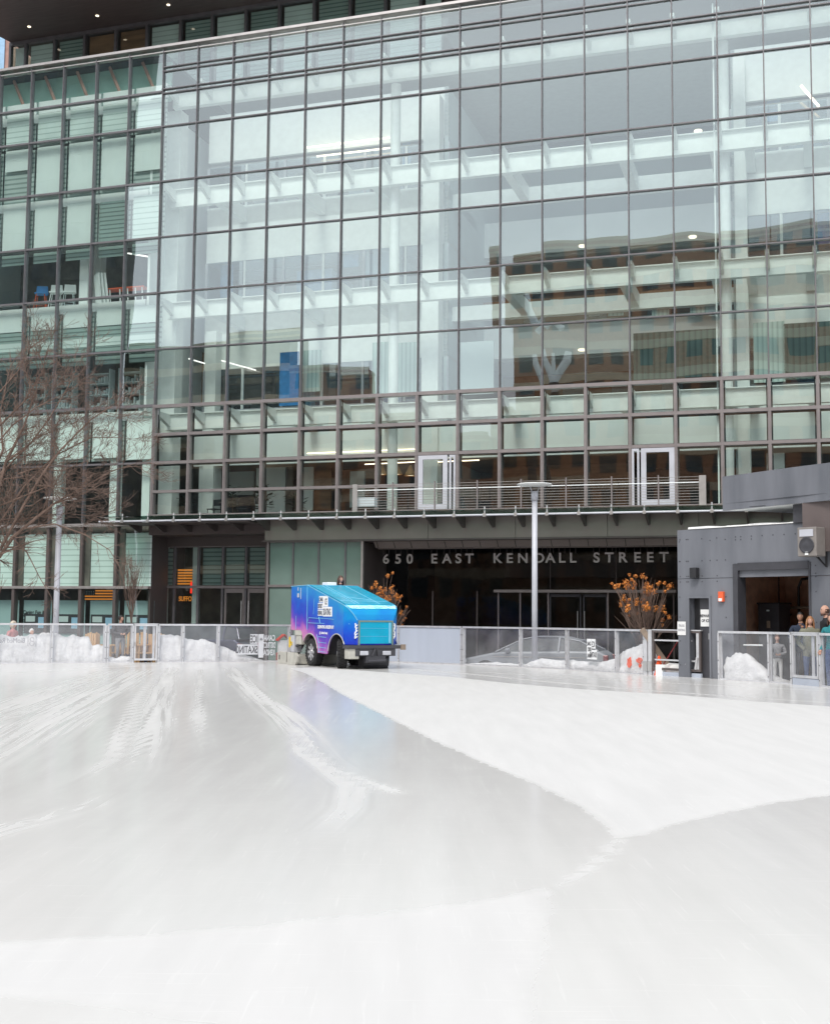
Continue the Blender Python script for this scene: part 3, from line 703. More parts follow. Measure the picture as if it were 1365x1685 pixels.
# ---- balcony railing
br=empty('balcony_railing',(0,0,0),0,'','');del br['label'];del br['category'];br.parent=OB
b0,b1=8.50,20.42;rz0,rz1=5.17,6.07
B((b0-.08,-.93,rz0-.1),(b0+.10,-.87,rz1),'end_post','steel',br);B((b1-.12,-.93,rz0-.1),(b1+.10,-.87,rz1),'end_post','steel',br)
for x in (646,715,785,857,931,1006,1083):
    u=U(x,820,-.9);mb=MB();mb.box((u-.02,-.94,rz0-.1),(u+.02,-.86,rz1+.04));mb.build('post','mullhi',br)
M['raili']=pm('dull_steel_cable',(.33,.31,.29),.5)
for k in range(10):
    z=rz0+.04+k*(rz1-rz0-.08)/9
    mb=MB();mb.tube([(b0,-.9,z),(b1,-.9,z)],.0075 if k!=7 else .018,6);mb.build('rail','raili' if k!=7 else 'wallwhite',br)
for nm,(x0,x1,xx0,xx1) in (('a',(689,737,740,750)),('b',(1055,1110,1040,1052))):
    a,b2=U(x0,790),U(x1,790);z0,z1=5.22,7.12;mb=MB()
    for p,q_ in (((a,-.11,z0),(a+.17,-.03,z1)),((b2-.17,-.11,z0),(b2,-.03,z1)),((a+.17,-.11,z1-.14),(b2-.17,-.03,z1)),((a+.17,-.11,z0),(b2-.17,-.03,z0+.18))): mb.box(p,q_)
    d=mb.build('balcony_door','lampmetal',OB,label='white framed glazed balcony door')
    mb=MB();mb.quad((a+.17,-.06,z0+.18),(b2-.17,-.06,z0+.18),(b2-.17,-.06,z1-.14),(a+.17,-.06,z1-.14));mb.build('door_glass','glassL',d)
    a,b2=U(xx0,790),U(xx1,790);mb=MB()
    for p,q_ in (((a,-.10,z0),(a+.07,-.03,z1)),((b2-.07,-.10,z0),(b2,-.03,z1)),((a+.07,-.1,z1-.08),(b2-.07,-.03,z1))): mb.box(p,q_)
    mb.build('side_light','lampmetal',OB)
bx('vertical_fin','wallwhite',20.83,20.88,.2,.3,5.2,22.4)
bx('balcony_bench','wallgrey',U(590,830,-.6),U(618,830,-.6),-.75,-.45,5.3,5.62)
# ---- set-back upper storey and roof overhang
yu=4.
uz0,uz1=23.6,26.98
ul=-10.0
xs_=[20,45,92,141,192,243,298,350,405,460,517,576,634,692,728]
for k in range(len(xs_)-1):
    a=U(xs_[k],40,yu);b2=U(xs_[k+1],40,yu)
    mb=MB();mb.quad((a,yu,uz0),(b2,yu,uz0),(b2,yu,uz1),(a,yu,uz1));w=mb.build('upper_window','glassL',OB)
    bx('window_mullion','mull',a-.05,a+.05,yu-.1,yu+.1,uz0,uz1,parent=w)
    mm=['shade','blind','blindd','brownroom','brownroom','blind','blindd','blind','blindd','blind','blindd','blindd','blind','blind'][k]  # brown entries paint a reflection in their panes, the rest are blinds
    bx('upper_blind_or_reflection',mm,a+.16,b2-.1,yu+.12,yu+.15,uz0,uz1-.15)
bx('upper_floor','ceil',-.1,28,4.,13,23.3,23.4)
bx('upper_wall','fasciadk',U(730,5,yu),28,yu,yu+.2,uz0,uz1)
bx('upper_back_wall','darkroom',ul,28,yu+3,yu+3.1,uz0,uz1);bx('upper_window_head','mull',ul-.1,28,yu-.12,yu+.05,uz1-.1,uz1+.06)
bx('upper_end_wall','glassL',ul-.05,ul,yu,yu+3,uz0,uz1)
bx('terrace_roof','greydk',-10.6,-.1,.35,9,23.42,23.5)
zS=27.05
c0=gr(20,70.7,zS);e0=gr(0,60,zS);inv=BM.inverted();c0=inv@c0;e0=inv@e0
dv=(e0-c0).normalized();e1=c0+dv*(c0.y+.5)/max(.3,-dv.y)
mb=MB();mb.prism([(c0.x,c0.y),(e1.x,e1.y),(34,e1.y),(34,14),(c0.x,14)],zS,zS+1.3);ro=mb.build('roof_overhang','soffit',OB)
for (px,py) in ((48,43),(160,25),(277,7)):
    p=inv@gr(px,py,zS);mb=MB();mb.lathe([(.0,-.02),(.075,-.02),(.075,-.005)],16,mat=Matrix.Translation((p.x,p.y,zS)));mb.build('recessed_downlight','spot',ro)
bx('building_core','greydk',-10.6,28.5,13.2,30,-.5,27)
# ---- address letters
sg=empty('address_sign',BM@Vector((9.05,.5,3.35)),-TH,'row of hanging brushed metal letters reading 650 EAST KENDALL STREET','sign')
cur=None
tx=[('6',640),('5',657.5),('0',675),('E',715),('A',735),('S',753),('T',772),('K',820),('E',842),('N',861),('D',882),('A',906),('L',924),('L',941),('S',982),('T',1001),('R',1025),('E',1048),('E',1070),('T',1091)]
xs6=[635,655,674,714,735,754,772,818,838,860,887,905,924,942,981,1002,1024,1048,1069,1092]
for (ch,_),px in zip(tx,xs6):
    u=U(px,920,.5)-9.05
    o_=text_mesh(ch,.47,.05,.010,'CENTER',name='letter',m='letters',parent=sg,mat=Matrix.Translation((u,0,0)),sx=1.05)
    mb=MB()
    for s_ in (-.1,.1): mb.tube([(u+s_,0,.3),(u+s_,0,.78)],.006,4)
    mb.build('hanging_rod','fasciadk',o_)
# ---- lit things inside
def light_bar(p0,p1,r,m,label,group):
    mb=MB();mb.tube([p0,p1],r,6);o_=mb.build('strip_light',m);o_.matrix_world=BM.copy();tag(o_,label,'light',group);return o_
def bp_(px,py,y): a=fp(px,py,y);return (a[0],y,a[1])
G='strip lights in the upstairs rooms'
light_bar(bp_(500,243,3.45),bp_(641,226,3.45),.03,'warm','upper of two long parallel strip lights high behind the atrium glass',G)
light_bar(bp_(521,257,3.5),bp_(641,243,3.5),.03,'warm','lower of two long parallel strip lights high behind the atrium glass',G)
light_bar(bp_(1317,140,3.),bp_(1347,175,3.3),.045,'warm','short slanted strip light near the top right corner',G)
light_bar(bp_(310,590,3.),bp_(337,598,3.2),.03,'cool','small strip light above the dark office, leftmost of its row',G)
light_bar(bp_(364,593,3.),bp_(395,602,3.2),.03,'cool','strip light above the dark office, middle of its row',G)
light_bar(bp_(396,602,3.4),bp_(421,609,3.6),.03,'cool','strip light above the dark office, right end of its row',G)
light_bar(bp_(201,415,1.2),bp_(250,423,1.6),.03,'cool','strip light over the ladder rack in the left wing',G)
light_bar(bp_(505,746,3.1),bp_(682,739,3.1),.022,'warm','upper warm cove light above the cafe','cafe cove lights')
light_bar(bp_(600,764,3.1),bp_(684,760,3.1),.022,'warm','lower warm cove light above the pendant lamps','cafe cove lights')
light_bar(bp_(718,760,3.1),bp_(788,757,3.1),.022,'warm','warm cove light right of the first balcony door','cafe cove lights')
for k,(px,py) in enumerate(((627,781),(652,781),(675,783))):
    c=bp_(px,py,4.);mb=MB();mb.lathe([(.02,.42),(.05,.40),(.24,.02),(.25,0),(.2,.0)],16);sh=mb.build('pendant_lamp','wood');sh.matrix_world=BM@Matrix.Translation(c)
    tag(sh,['pendant lamp nearest the round white column','middle pendant lamp above the cafe','pendant lamp nearest the white balcony door'][k],'lamp','pendant lamps in the cafe')
    mb=MB();mb.lathe([(.0,.05),(.17,.05),(.17,.03)],12);mb.build('lamp_glow','spot',sh);mb=MB();mb.tube([(0,0,.4),(0,0,1.4)],.008,4);mb.build('cord','black',sh)
for k,(px,py,y) in enumerate(((1148,217,4.),(1139,391,4.),(958,406,4.),(1142,567,4.),(957,577,4.),(1003,0,4.))):
    if k==5: continue
    c=bp_(px,py,y);mb=MB();mb.lathe([(0,0),(.13,0),(.15,.03),(.15,.06)],16);o_=mb.build('ceiling_light','spot');o_.matrix_world=BM@Matrix.Translation(c)
    tag(o_,['round ceiling light at the level above the brown reflection','round ceiling light just under the top of the brown reflection, right one','round ceiling light just under the top of the brown reflection, left one','round ceiling light above the dark curtains','round ceiling light left of the dark curtains'][k],'light','round ceiling lights in the atrium')
# ---- furniture seen through the glass
def stool(px,py,y,mt,ml,label):
    c=fp(px,py,y);r=empty('bar_stool',BM@Vector((c[0],y,13.70)),-TH+.4,label,'stool','bar stools in the left wing')
    mb=MB();mb.prism([(-.24,-.2),(.24,-.2),(.22,.2),(-.22,.2)],.72,.76,mt);mb.build('seat',None,r,bevel=.01)
    mb=MB();mb.prism([(-.25,.76),(.25,.76),(.22,1.12),(-.22,1.12)],.16,.2,mt,plane='xz');mb.build('backrest',None,r,bevel=.01)
    for sx in (-1,1):
        for sy in (-1,1):
            mb=MB();mb.tube([(sx*.16,sy*.14,.72),(sx*.25,sy*.22,0)],.016,6,ml);mb.build('leg',None,r)
    mb=MB();mb.tube([(-.22,-.19,.3),(.22,-.19,.3),(.22,.19,.3),(-.22,.19,.3),(-.22,-.19,.3)],.01,5,ml);mb.build('footrest',None,r)
stool(68,480,1.,'bluep','orange','blue bar stool with orange legs')
stool(92,478,1.,'wallwhite','wallwhite','white bar stool right beside the blue one')
stool(114,478,1.1,'wallwhite','wallgrey','pale grey bar stool next to the white wall column')
for k,(px,) in enumerate(((160,),(165,),(170,))):
    c=fp(px,487,.9);mb=MB();mb.box((-.03,-.25,0),(.03,.25,1.35),None);o_=mb.build('leaning_board','wallwhite')
    o_.matrix_world=BM@Matrix.Translation((c[0]+.1,.9+.05*k,13.70))@Matrix.Rotation(-.12-.02*k,4,'Y')@Matrix.Rotation(.9,4,'Z')
    tag(o_,'white boards leaning together against the left wing glass','board','leaning white boards')
tb=empty('work_table',BM@Vector((U(205,480,1.2),1.2,13.70)),-TH,'long red topped table with white trestle legs in the left wing','table')
MB().box((-1.,-.25,.70),(1.,.25,.74)).build('tabletop','orange',tb)
for k in (-.9,-.55,-.1,.25,.6,.9):
    MB().tube([(k,-.2,.7),(k+.05,-.2,0)],.025,5).build('leg','wallwhite',tb)
def plant(px,py,y,zb_,h,label):
    c=fp(px,py,y);r=empty('potted_plant',BM@Vector((c[0],y,zb_)),0,label,'plant','potted plants in the cafe')
    MB().lathe([(.0,0),(.14,0),(.18,.3),(.16,.3),(.15,.26),(0,.26)],14).build('pot','wallwhite',r)
    MB().tube([(0,0,.25),(.02,.01,h*.6),(0,0,h*.9)],.02,5).build('stem','bark',r)
    mb=MB();rr=random.Random(int(px))
    for _ in range(60):
        z=h*(.35+.65*rr.random());a=rr.random()*2*PI;d=.08+.25*rr.random();p=Vector((math.cos(a)*d,math.sin(a)*d,z));t=Vector((math.cos(a),math.sin(a),rr.uniform(-.3,.6))).normalized();s_=t.cross(Vector((0,0,1))).normalized()*.08
        mb.quad(p-t*.02,p+t*.1+s_,p+t*.24,p+t*.1-s_)
    mb.build('foliage','leaf',r)
plant(383,795,2.2,5.12,1.35,'dark leafy plant in the cafe window, left one')
plant(426,795,2.2,5.12,1.4,'dark leafy plant in the cafe window, middle one')
plant(438,795,2.4,5.12,1.3,'dark leafy plant in the cafe window, touching the mullion')
plant(306,810,2.2,5.12,1.2,'dark leafy plant by the left corner of the cafe')
plant(486,815,2.2,5.12,1.0,'small dark plant beside the brown cafe wall')
def cafe(px,label1,lab2):
    c=fp(px,838,2.);r=empty('cafe_chair',BM@Vector((c[0],2.,5.12)),rnd(),label1,'chair','black cafe chairs')
    mb=MB();mb.prism([(-.2,-.2),(.2,-.2),(.2,.2),(-.2,.2)],.44,.47);mb.build('seat','black',r)
    mb=MB();mb.box((-.2,.18,.6),(.2,.21,.85));mb.build('backrest','black',r)
    for sx in (-1,1):
        for sy in (-1,1): MB().tube([(sx*.17,sy*.17,.46 if sy<0 else .85),(sx*.19,sy*.19,0)],.014,5).build('leg','black',r)
def rnd(): return random.uniform(0,6)
cafe(352,'black cafe chair behind the glass, left of the table','');cafe(398,'black cafe chair behind the glass, under the left plant','')
cafe(425,'black cafe chair behind the glass, under the middle plant','')
t=empty('cafe_table',BM@Vector((U(378,838,2.3),2.4,5.12)),-TH,'dark cafe table between the black chairs','table')
MB().lathe([(0,.7),(.5,.7),(.5,.73),(0,.73)],20).build('tabletop','darkroom',t);MB().tube([(0,0,0),(0,0,.7)],.04,8).build('leg','black',t)
# ---- lit graphics in the ground floor windows
def gm(px0,px1,py0,py1,y): 
    a=fp(px0,py1,y);b2=fp(px1,py0,y);return a[0],b2[0],a[1],b2[1]
u0,u1,z0,z1=gm(137,186,971,987,1.3)
fl=MB();n=7
for k in range(n):
    za=z0+(z1-z0)*k/n;zb2=z0+(z1-z0)*(k+1)/n
    fl.box((u0,1.3,za),(u1,1.31,zb2),'amber' if k%2==0 else 'fasciadk')
fl.box((u0,1.285,z0+(z1-z0)*3/7),(u0+(u1-u0)*.4,1.298,z1),'greydk')
for i in range(5):
    for j in range(3):
        a=u0+(u1-u0)*(.04+.075*i);z=z0+(z1-z0)*(.50+.15*j);fl.box((a,1.278,z),(a+.03,1.284,z+.03),'whiteink')
o_=fl.build('flag_display');o_.matrix_world=BM.copy();tag(o_,'amber lit flag of stars and stripes in the left ground floor window','flag')
u0,u1,z0,z1=gm(292,320,935,962,2.3)
mb=MB()
for k in range(6): 
    za=z0+(z1-z0)*k/6;mb.box((u0,2.3,za),(u1,2.32,za+(z1-z0)/6*.62))
o_=mb.build('lit_louvre','amber');o_.matrix_world=BM.copy();tag(o_,'amber glow behind slatted blind above the orange shop sign','light')
u0,u1,z0,z1=gm(294,321,978,989,1.95)
ns=empty('shop_sign',BM@Vector((u0,1.95,z0)),-TH,'orange lit letters SUFFO with a red block in the recessed window','sign')
text_mesh('SUFFO',.26,.02,.004,parent=ns,m='amber',name='letters',sx=(u1-u0)/.95)
MB().box((u1-u0-.22,0,.3),(u1-u0,.03,.75)).build('red_block','redlit',ns)
# ---- neighbours: the sliver of brick building and the buildings across the plaza (seen as reflections)
nb=empty('brick_building',(-26,72,GZ),0,'pale pink brick building glimpsed past the top left corner','building')
a=at(-60,60,72);b2=at(19,60,72)
MB().box((a.x+26,0,0),(b2.x+28,14,60)).build('wall','pinkbrick',nb)
w=MB().box((at(-30,60,72).x+26,-.1,24),(at(9,60,72).x+26,-.02,59)).build('window','paleblue',nb)
MB().box((at(-2,60,72).x+26,-.16,24),(at(0,60,72).x+26,-.101,59)).build('frame','white',w)
def far(name,label,y,px0,px1,pyt,mat,band,wm,fl0=5.4,depth=14,top=None,wd=2.4,cat='building',uext=(0,0)):
    a=fp(px0,pyt,y);b2=fp(px1,pyt,y);zt=top or (a[1]+b2[1])/2;u0=a[0]-uext[0];u1=b2[0]+uext[1]
    r=empty(name,BM@Vector((u0,-y,GZ)),-TH,label,cat)
    MB().box((0,-depth,0),(u1-u0,0,zt-GZ)).build('wall',mat,r)
    z=zt-GZ-3.0;n=0
    bb=MB();wn=MB()
    while z>1:
        bb.box((-.05,0,z+2.7),(u1-u0+.05,.12,z+4.0))
        x=1.
        while x<u1-u0-wd:
            wn.box((x,0,z),(x+wd,.05,z+2.6));x+=wd*1.65
        z-=fl0
    bb.build('stone_band',band,r);wn.build('window',wm,r,kind='stuff')
    MB().box((-.1,-depth,zt-GZ),(u1-u0+.1,.15,zt-GZ+.5)).build('parapet',mat,r)
    return r
far('brick_office_block','wide brown brick block seen reflected in the right half of the glass',145,832,1365,398,'brick','stone','bwin',depth=2.5,uext=(0,22))
M['tower']=pm('dark_tower_cladding',(.06,.072,.066),.4,var=.4,scale=.3)
far('dark_tower','tall dark tower seen reflected in the left wing glass',125,-700,232,85,'tower','tower','bwin',top=108,depth=2.5)
far('low_office_block','dark low block seen reflected in the middle left of the glass',140,235,500,566,'tower','stone','bwin',depth=3)
far('low_brick_block','low block seen reflected beside the blue panel',135,500,612,612,'brick','stone','bwin',depth=3)
far('low_shop_block','long low block seen reflected above the balcony',130,612,826,705,'brick','stone','bwin',depth=3)

fs_=empty('forked_sculpture',BM@Vector((0,-60,0)),-TH,'pale forked sculpture mirrored in the left edge of the brown reflection','sculpture')
def fk(pts,r):
    return [Vector((fp(x,y,60)[0],0,fp(x,y,60)[1])) for x,y in pts],r
for pts,r in (([(870,480),(873,505),(884,528),(890,533)],.35),([(912,485),(909,505),(897,528),(890,533)],.35),([(890,533),(876,547)],.3),([(890,533),(906,548)],.3),([(872,584),(874,600),(884,620),(889,636)],.28),([(910,586),(907,602),(896,622),(889,636)],.28),([(889,590),(889,636)],.2)):
    q,r=fk(pts,r);MB().tube(q,[r*.7]+[r]*(len(q)-1),8).build('branch','wallwhite',fs_)
a=fp(889,636,60);MB().tube([(a[0],0,a[1]),(a[0],0,GZ)],.4,8).build('mast','greydk',fs_)
# ================================================================ RINK BARRIER
FH=1.17
def barrier(pts,label,solid=(),pw=.12,skip_first=False,skip_last=False,frost=()):
    o0=Vector((pts[0][0],pts[0][1],0));r=empty('rink_barrier',o0,0,label,'barrier')
    P_=[Vector((p[0],p[1],0))-o0 for p in pts]
    for i,p in enumerate(P_):
        if (i==0 and skip_first) or (i==len(P_)-1 and skip_last): continue
        t=(P_[min(i+1,len(P_)-1)]-P_[max(i-1,0)]).normalized();a=math.atan2(t.y,t.x);T=Matrix.Translation(p)@Matrix.Rotation(a,4,'Z')
        mb=MB();mb.box((-pw/2,.025,0),(pw/2,.06,FH-.05),'frame',T);mb.box((-.022,-.03,0),(.022,.024,FH-.05),'frame',T);mb.box((-pw/2,.02,0),(pw/2,.10,.02),'frame',T)
        for z in (.12,.45,.9): mb.box((-.012,-.036,z),(.012,-.031,z+.02),'greydk',T)
        mb.build('post',None,r)
    for i in range(len(P_)-1):
        a_,b_=P_[i],P_[i+1];t=(b_-a_);l=t.length;a=math.atan2(t.y,t.x);T=Matrix.Translation(a_)@Matrix.Rotation(a,4,'Z')
        g=.03
        if i in solid: MB().box((g,-.012,.03),(l-g,.012,FH-.06),None,T).build('solid_panel','panel',r)
        else: MB().quad(T@Vector((g,0,.04)),T@Vector((l-g,0,.04)),T@Vector((l-g,0,FH-.06)),T@Vector((g,0,FH-.06))).build('glass_panel','barrierG',r)
        mb=MB();mb.box((0,-.035,FH-.055),(l,.04,FH),None,T);mb.build('top_rail','frame',r)
        mb=MB();mb.box((.03,-.02,0),(l-.03,.02,.035),None,T);mb.build('bottom_rail','frame',r)
    return r
def gx(px,path=FN):
    "point of the barrier line under image column px"
    best=None
    for a,b2 in zip(path[:-1],path[1:]):
        r_=(px-682.5+.9)/f;dx,dy=b2[0]-a[0],b2[1]-a[1];t=(r_*a[1]-a[0])/(dx-r_*dy) if abs(dx-r_*dy)>1e-9 else 0
        t=min(1,max(0,t));x=a[0]+dx*t;y=a[1]+dy*t
        q=682.5+f*x/y-.9
        if best is None or abs(q-px)<best[0]-1e-6: best=(abs(q-px),x,y)
    return (best[1],best[2])
barrier([(-17,32.6),(-14.3,34.2),gx(0),gx(90),gx(177)],'glass rink barrier along the big snow bank at the far left')
barrier([gx(181),gx(222)],'short glass barrier bay in front of the person in the grey hoodie')
barrier([gx(264),gx(304),gx(362),gx(478),gx(568),gx(657),gx(759)],'glass rink barrier behind the blue machine, with solid pale panels beside its nose',solid=(4,5))
barrier([gx(762),gx(855),gx(931),gx(1012),gx(1058)],'glass rink barrier in front of the parked silver car')
barrier([(7.4,29.67),gx(1262),gx(1299)],'glass rink barrier beside the dark garage opening')
barrier([gx(1346),(9.3,25.5),(10.2,22.6),(11,19)],'glass rink barrier at the right edge of the photo')
def gate(a,b2,label,dark=False,h=FH,zl=.06,group=None,name='rink_gate'):
    A=Vector((a[0],a[1],0));Bv=Vector((b2[0],b2[1],0));t=Bv-A;l=t.length
    r=empty(name,A,math.atan2(t.y,t.x),label,'gate')
    mt='fasciadk' if dark else 'frame';w=.05
    mb=MB();mb.box((0,-.03,zl),(w,.03,h-.02));mb.box((l-w,-.03,zl),(l,.03,h-.02));mb.box((w,-.03,h-.07),(l-w,.03,h-.02));mb.box((w,-.03,zl),(l-w,.03,zl+.06))
    mb.build('frame',mt,r)
    MB().box((-.02,-.034,h-.018),(l+.02,.036,h+.01)).build('top_rail','frame',r)
    return r,l
# small left gate
g1_,l=gate(gx(224),gx(262),'narrow glazed rink gate between two pine chairs')
MB().quad((.05,0,.12),(l-.05,0,.12),(l-.05,0,FH-.07),(.05,0,FH-.07)).build('glass_panel','barrierG',g1_)
MB().box((l*.40,.031,.12),(l*.52,.05,FH-.07)).build('upright','frame',g1_);MB().box((l*.8,.031,.12),(l*.9,.05,FH-.07)).build('upright','frame',g1_)
MB().tube([(.02,-.05,.5),(.02,-.05,.62)],.012,6).build('latch','steel',g1_)
# right personnel gate
g2_,l=gate(gx(1301),gx(1344),'white framed glazed gate in front of the woman in the olive jacket',zl=.16)
MB().quad((.05,0,.22),(l-.05,0,.22),(l-.05,0,FH-.07),(.05,0,FH-.07)).build('glass_panel','barrierG',g2_)
MB().box((l*.68,.031,.22),(l*.78,.05,FH-.07)).build('upright','frame',g2_)
MB().box((0,-.02,.0),(l,.02,.15)).build('threshold','panel',g2_)
# machine gate (dark open frame)
g3_,l=gate(gx(1073),(7.13,30.36),'large dark framed open machine gate beside the grey rink building',dark=True,zl=.14)
MB().box((.05,-.015,.88),(l-.3,.015,.92)).build('rail','frame',g3_);MB().box((.05,-.015,.38),(l-.05,.015,.42)).build('rail','frame',g3_)
MB().box((l*.70,-.02,.2),(l*.78,.02,FH-.07)).build('upright','frame',g3_);MB().box((l*.91,-.02,.2),(l*.97,.02,FH-.07)).build('upright','frame',g3_)
MB().tube([(l*.66,-.04,.2),(l*.72,-.05,.33)],.03,6).build('caster','frame',g3_);MB().tube([(l*.9,-.04,.2),(l*.94,-.05,.5)],.03,6).build('latch','frame',g3_)
MB().box((0,-.02,0),(l,.04,.10)).build('threshold','panel',g3_)
for i,px in enumerate((1061,1068.5)):
    p=gx(px);r=empty('gate_post',(p[0],p[1],0),-.9,['broad grey steel gate post, left one of the pair','broad grey steel gate post, right one of the pair'][i],'post','gate posts by the machine gate')
    MB().box((-.06,-.03,0),(.06,.05,FH)).build('post','frame',r);MB().box((-.07,-.05,.1),(.07,-.031,.35)).build('plate','steel',r)
# stickers on the barrier glass, read in mirror image from the ice
def on_fence(px,z,off=-.012,dpx=6):
    p=Vector(gx(px));q=Vector(gx(px+dpx*3)) if px<1300 else Vector(gx(px-1));p0=Vector(gx(px-dpx*3))
    t=(q-p0).normalized();n=Vector((t.y,-t.x));a=math.atan2(t.y,t.x)
    return Matrix.Translation((p.x+n.x*abs(off),p.y+n.y*abs(off),z))@Matrix.Rotation(a,4,'Z')
st1=empty('rink_sticker',(0,0,0),0,'mirror image CANAL DISTRICT KENDALL ICE SKATING sticker on the glass left of the machine','sticker')
st1.matrix_world=on_fence(436,0)
def stick(x0,x1,z0,z1,m='whiteink'): return MB().box((x0,-.003,z0),(x1,0,z1)).build('white_block',m,st1)
# 1 px = .0193 m ; x measured from px 436
k_=.0193
stick(-23*k_,-10*k_,.56,.86);stick((391.5-436)*k_,-9.8*k_,.22,.54);stick(-9.*k_,-.3*k_,.12,.86)
def mtext(s,xr,z,size,sx,m='ink',par=st1,y=-.006,bold=.006): return text_mesh(s,size,.002,bold,'LEFT',True,'lettering',m,par,Matrix.Translation((xr,y,z)),sx)
mtext('ICE',-10.6*k_,.60,.32,.50);mtext('SKATING',-10.4*k_,.27,.32,.54)
mtext('CANAL',19*k_,.66,.25,.52,'whiteink');mtext('DISTRICT',20*k_,.43,.25,.40,'whiteink');mtext('KENDALL',19*k_,.20,.25,.44,'whiteink')
mb=MB()
for a in range(6): mb.tube([(-4.7*k_,-.006,.70),(-4.7*k_+.055*math.cos(a*PI/3),-.006,.70+.055*math.sin(a*PI/3))],.006,4)
mb.build('snowflake','ink',st1)
st2=empty('realty_sticker',(0,0,0),0,'thin mirror image BioMed Realty lettering on the glass over the left snow bank','sticker')
st2.matrix_world=on_fence(48,0)
M['greyink']=pm('grey_vinyl',(.33,.33,.36),.6)
text_mesh('BioMed Realty',.20,.002,.0,'LEFT',True,'lettering','greyink',st2,Matrix.Translation((-.04,-.004,.60)),.82)
for cx_,sg_ in ((.04,1),(.27,-1)):
    MB().tube([(cx_+.03*sg_,-.004,.50),(cx_,-.004,.50),(cx_,-.004,.78),(cx_+.03*sg_,-.004,.78)],.006,4).build('bracket_mark','greyink',st2)
mb=MB()
for zc,rr in ((.70,.055),(.58,.065)): mb.tube([(.155+rr*math.cos(a*PI/8),-.004,zc+rr*math.sin(a*PI/8)) for a in range(17)],.006,4)
mb.build('eight_mark','greyink',st2)
st3=empty('rink_sticker',(0,0,0),0,'white mirror image rink name sticker on the glass right of the silver car','sticker')
st3.matrix_world=on_fence(971,0)
for a in ((-.16,.04,.32,.88),(.05,.22,.62,.88),(.05,.28,.32,.58)): MB().box((a[0],-.003,a[2]),(a[1],0,a[3])).build('white_block','whiteink',st3)
for s,xr,z,sz,sx in (('ICE',.20,.66,.22,.42),('SKATING',.27,.38,.2,.36),('CANAL',.03,.70,.15,.36),('DISTRICT',.03,.54,.15,.24),('KENDALL',.03,.37,.15,.27)): text_mesh(s,sz,.002,.003,'LEFT',True,'lettering','greydk',st3,Matrix.Translation((xr,-.006,z)),sx)
# ================================================================ SNOW BANKS
def snow_bank(prof,label,d=1.1,seed=1,paint=False,off=.10):
    rr=random.Random(seed);n=int((prof[-1][0]-prof[0][0])/2.)+2;K=14
    vs=[];top=[];
    pts=[]
    for i in range(n+1):
        px=prof[0][0]+(prof[-1][0]-prof[0][0])*i/n
        for a,b2 in zip(prof[:-1],prof[1:]):
            if a[0]<=px<=b2[0]+1e-6: h=a[1]+(b2[1]-a[1])*(px-a[0])/max(1e-6,(b2[0]-a[0]));break
        p=Vector(gx(px)) if px>=0 else Vector(gx(0))+ (Vector((-14.3,34.2))-Vector(gx(0))).normalized()*(-px*.0178)
        pts.append((p,h))
    vs=[];o0=Vector((pts[n//2][0].x,pts[n//2][0].y,-.06))
    for i,(p,h) in enumerate(pts):
        t=(pts[min(i+1,n)][0]-pts[max(i-1,0)][0])
        if t.length<1e-6: t=Vector((1,0))
        t.normalize();nn=Vector((-t.y,t.x))
        h2_=h*(1+.10*mn.noise(Vector((p.x*1.6,p.y*1.6,seed))))+min(1,h*2)*(.05*mn.noise(Vector((p.x*5,p.y*5,seed+3)))+.03*mn.noise(Vector((p.x*14,p.y*14,seed+3))))
        for k in range(K+1):
            if k<=7:
                fz=(0,.18,.36,.54,.70,.84,.94,1.)[k];z=h2_*fz-.06*(k==0)
                o_=off+.14*fz**5+.05*mn.noise(Vector((p.x*3,z*3.5,seed)))+.04*mn.noise(Vector((p.x*9,z*9,seed)))
                q=p+nn*max(.035,o_-.02)
            else:
                e=(k-7)/(K-7);q=p+nn*(off+.16+e*d);z=h2_*(1-e**1.8)+.05*mn.noise(Vector((q.x*4,q.y*4,seed)))*(1-e)
                if k==K:z=-.09
            vs.append((q.x-o0.x,q.y-o0.y,max(z,-.09)+.06))
    fs=[]
    for i in range(n):
        for k in range(K): fs.append((i*(K+1)+k,(i+1)*(K+1)+k,(i+1)*(K+1)+k+1,i*(K+1)+k+1))
    fs.append(tuple(range(K+1)));fs.append(tuple(n*(K+1)+k for k in range(K,-1,-1)))
    mb=MB();mb.add(vs,fs);o_=mb.build('snow_bank','snow',None,smooth=True);o_.location=(o0.x,o0.y,-.06)
    return tag(o_,label,'snow','snow banks behind the barrier')
def hz(px): return 1015+(px-682)*.0082
def ph(px,py):  # height above ice of an image point on the barrier line
    p=gx(px);return H-(py-hz(px))/f*p[1]
def prof(l): return [(x,max(.04,ph(max(x,0),y))) for x,y in l]
snow_bank(prof([(-130,1042),(0,1047),(25,1045),(45,1047),(60,1044),(70,1045),(78,1042),(100,1042),(112,1047),(130,1046),(152,1047),(157,1062),(166,1061),(176,1061)]),'largest snow bank, at the far left behind the lettered glass',seed=1,d=1.6)
snow_bank(prof([(180,1080),(190,1081),(198,1083),(206,1080),(220,1080)]),'low strip of snow at the feet of the person in the grey hoodie',seed=2,d=.5)
snow_bank(prof([(265,1074),(270,1044),(275,1043),(297,1048),(310,1051),(325,1052),(346,1053),(361,1059),(384,1068),(411,1078),(437,1088)]),'sloping snow bank between the small gate and the mirror image sticker',seed=3,d=1.3)
snow_bank(prof([(768,1092),(800,1090),(855,1093),(868,1086),(884,1083),(896,1085),(915,1087),(930,1087),(985,1089),(992,1086),(1004,1083),(1010,1075)]),'long low snow strip in front of the silver car',seed=4,d=.8)
sb=snow_bank(prof([(1013,1068),(1020,1067),(1033,1064),(1040,1061),(1050,1063),(1057,1064)]),'snow bank sprayed with orange paint left of the gate posts',seed=5,d=.9)
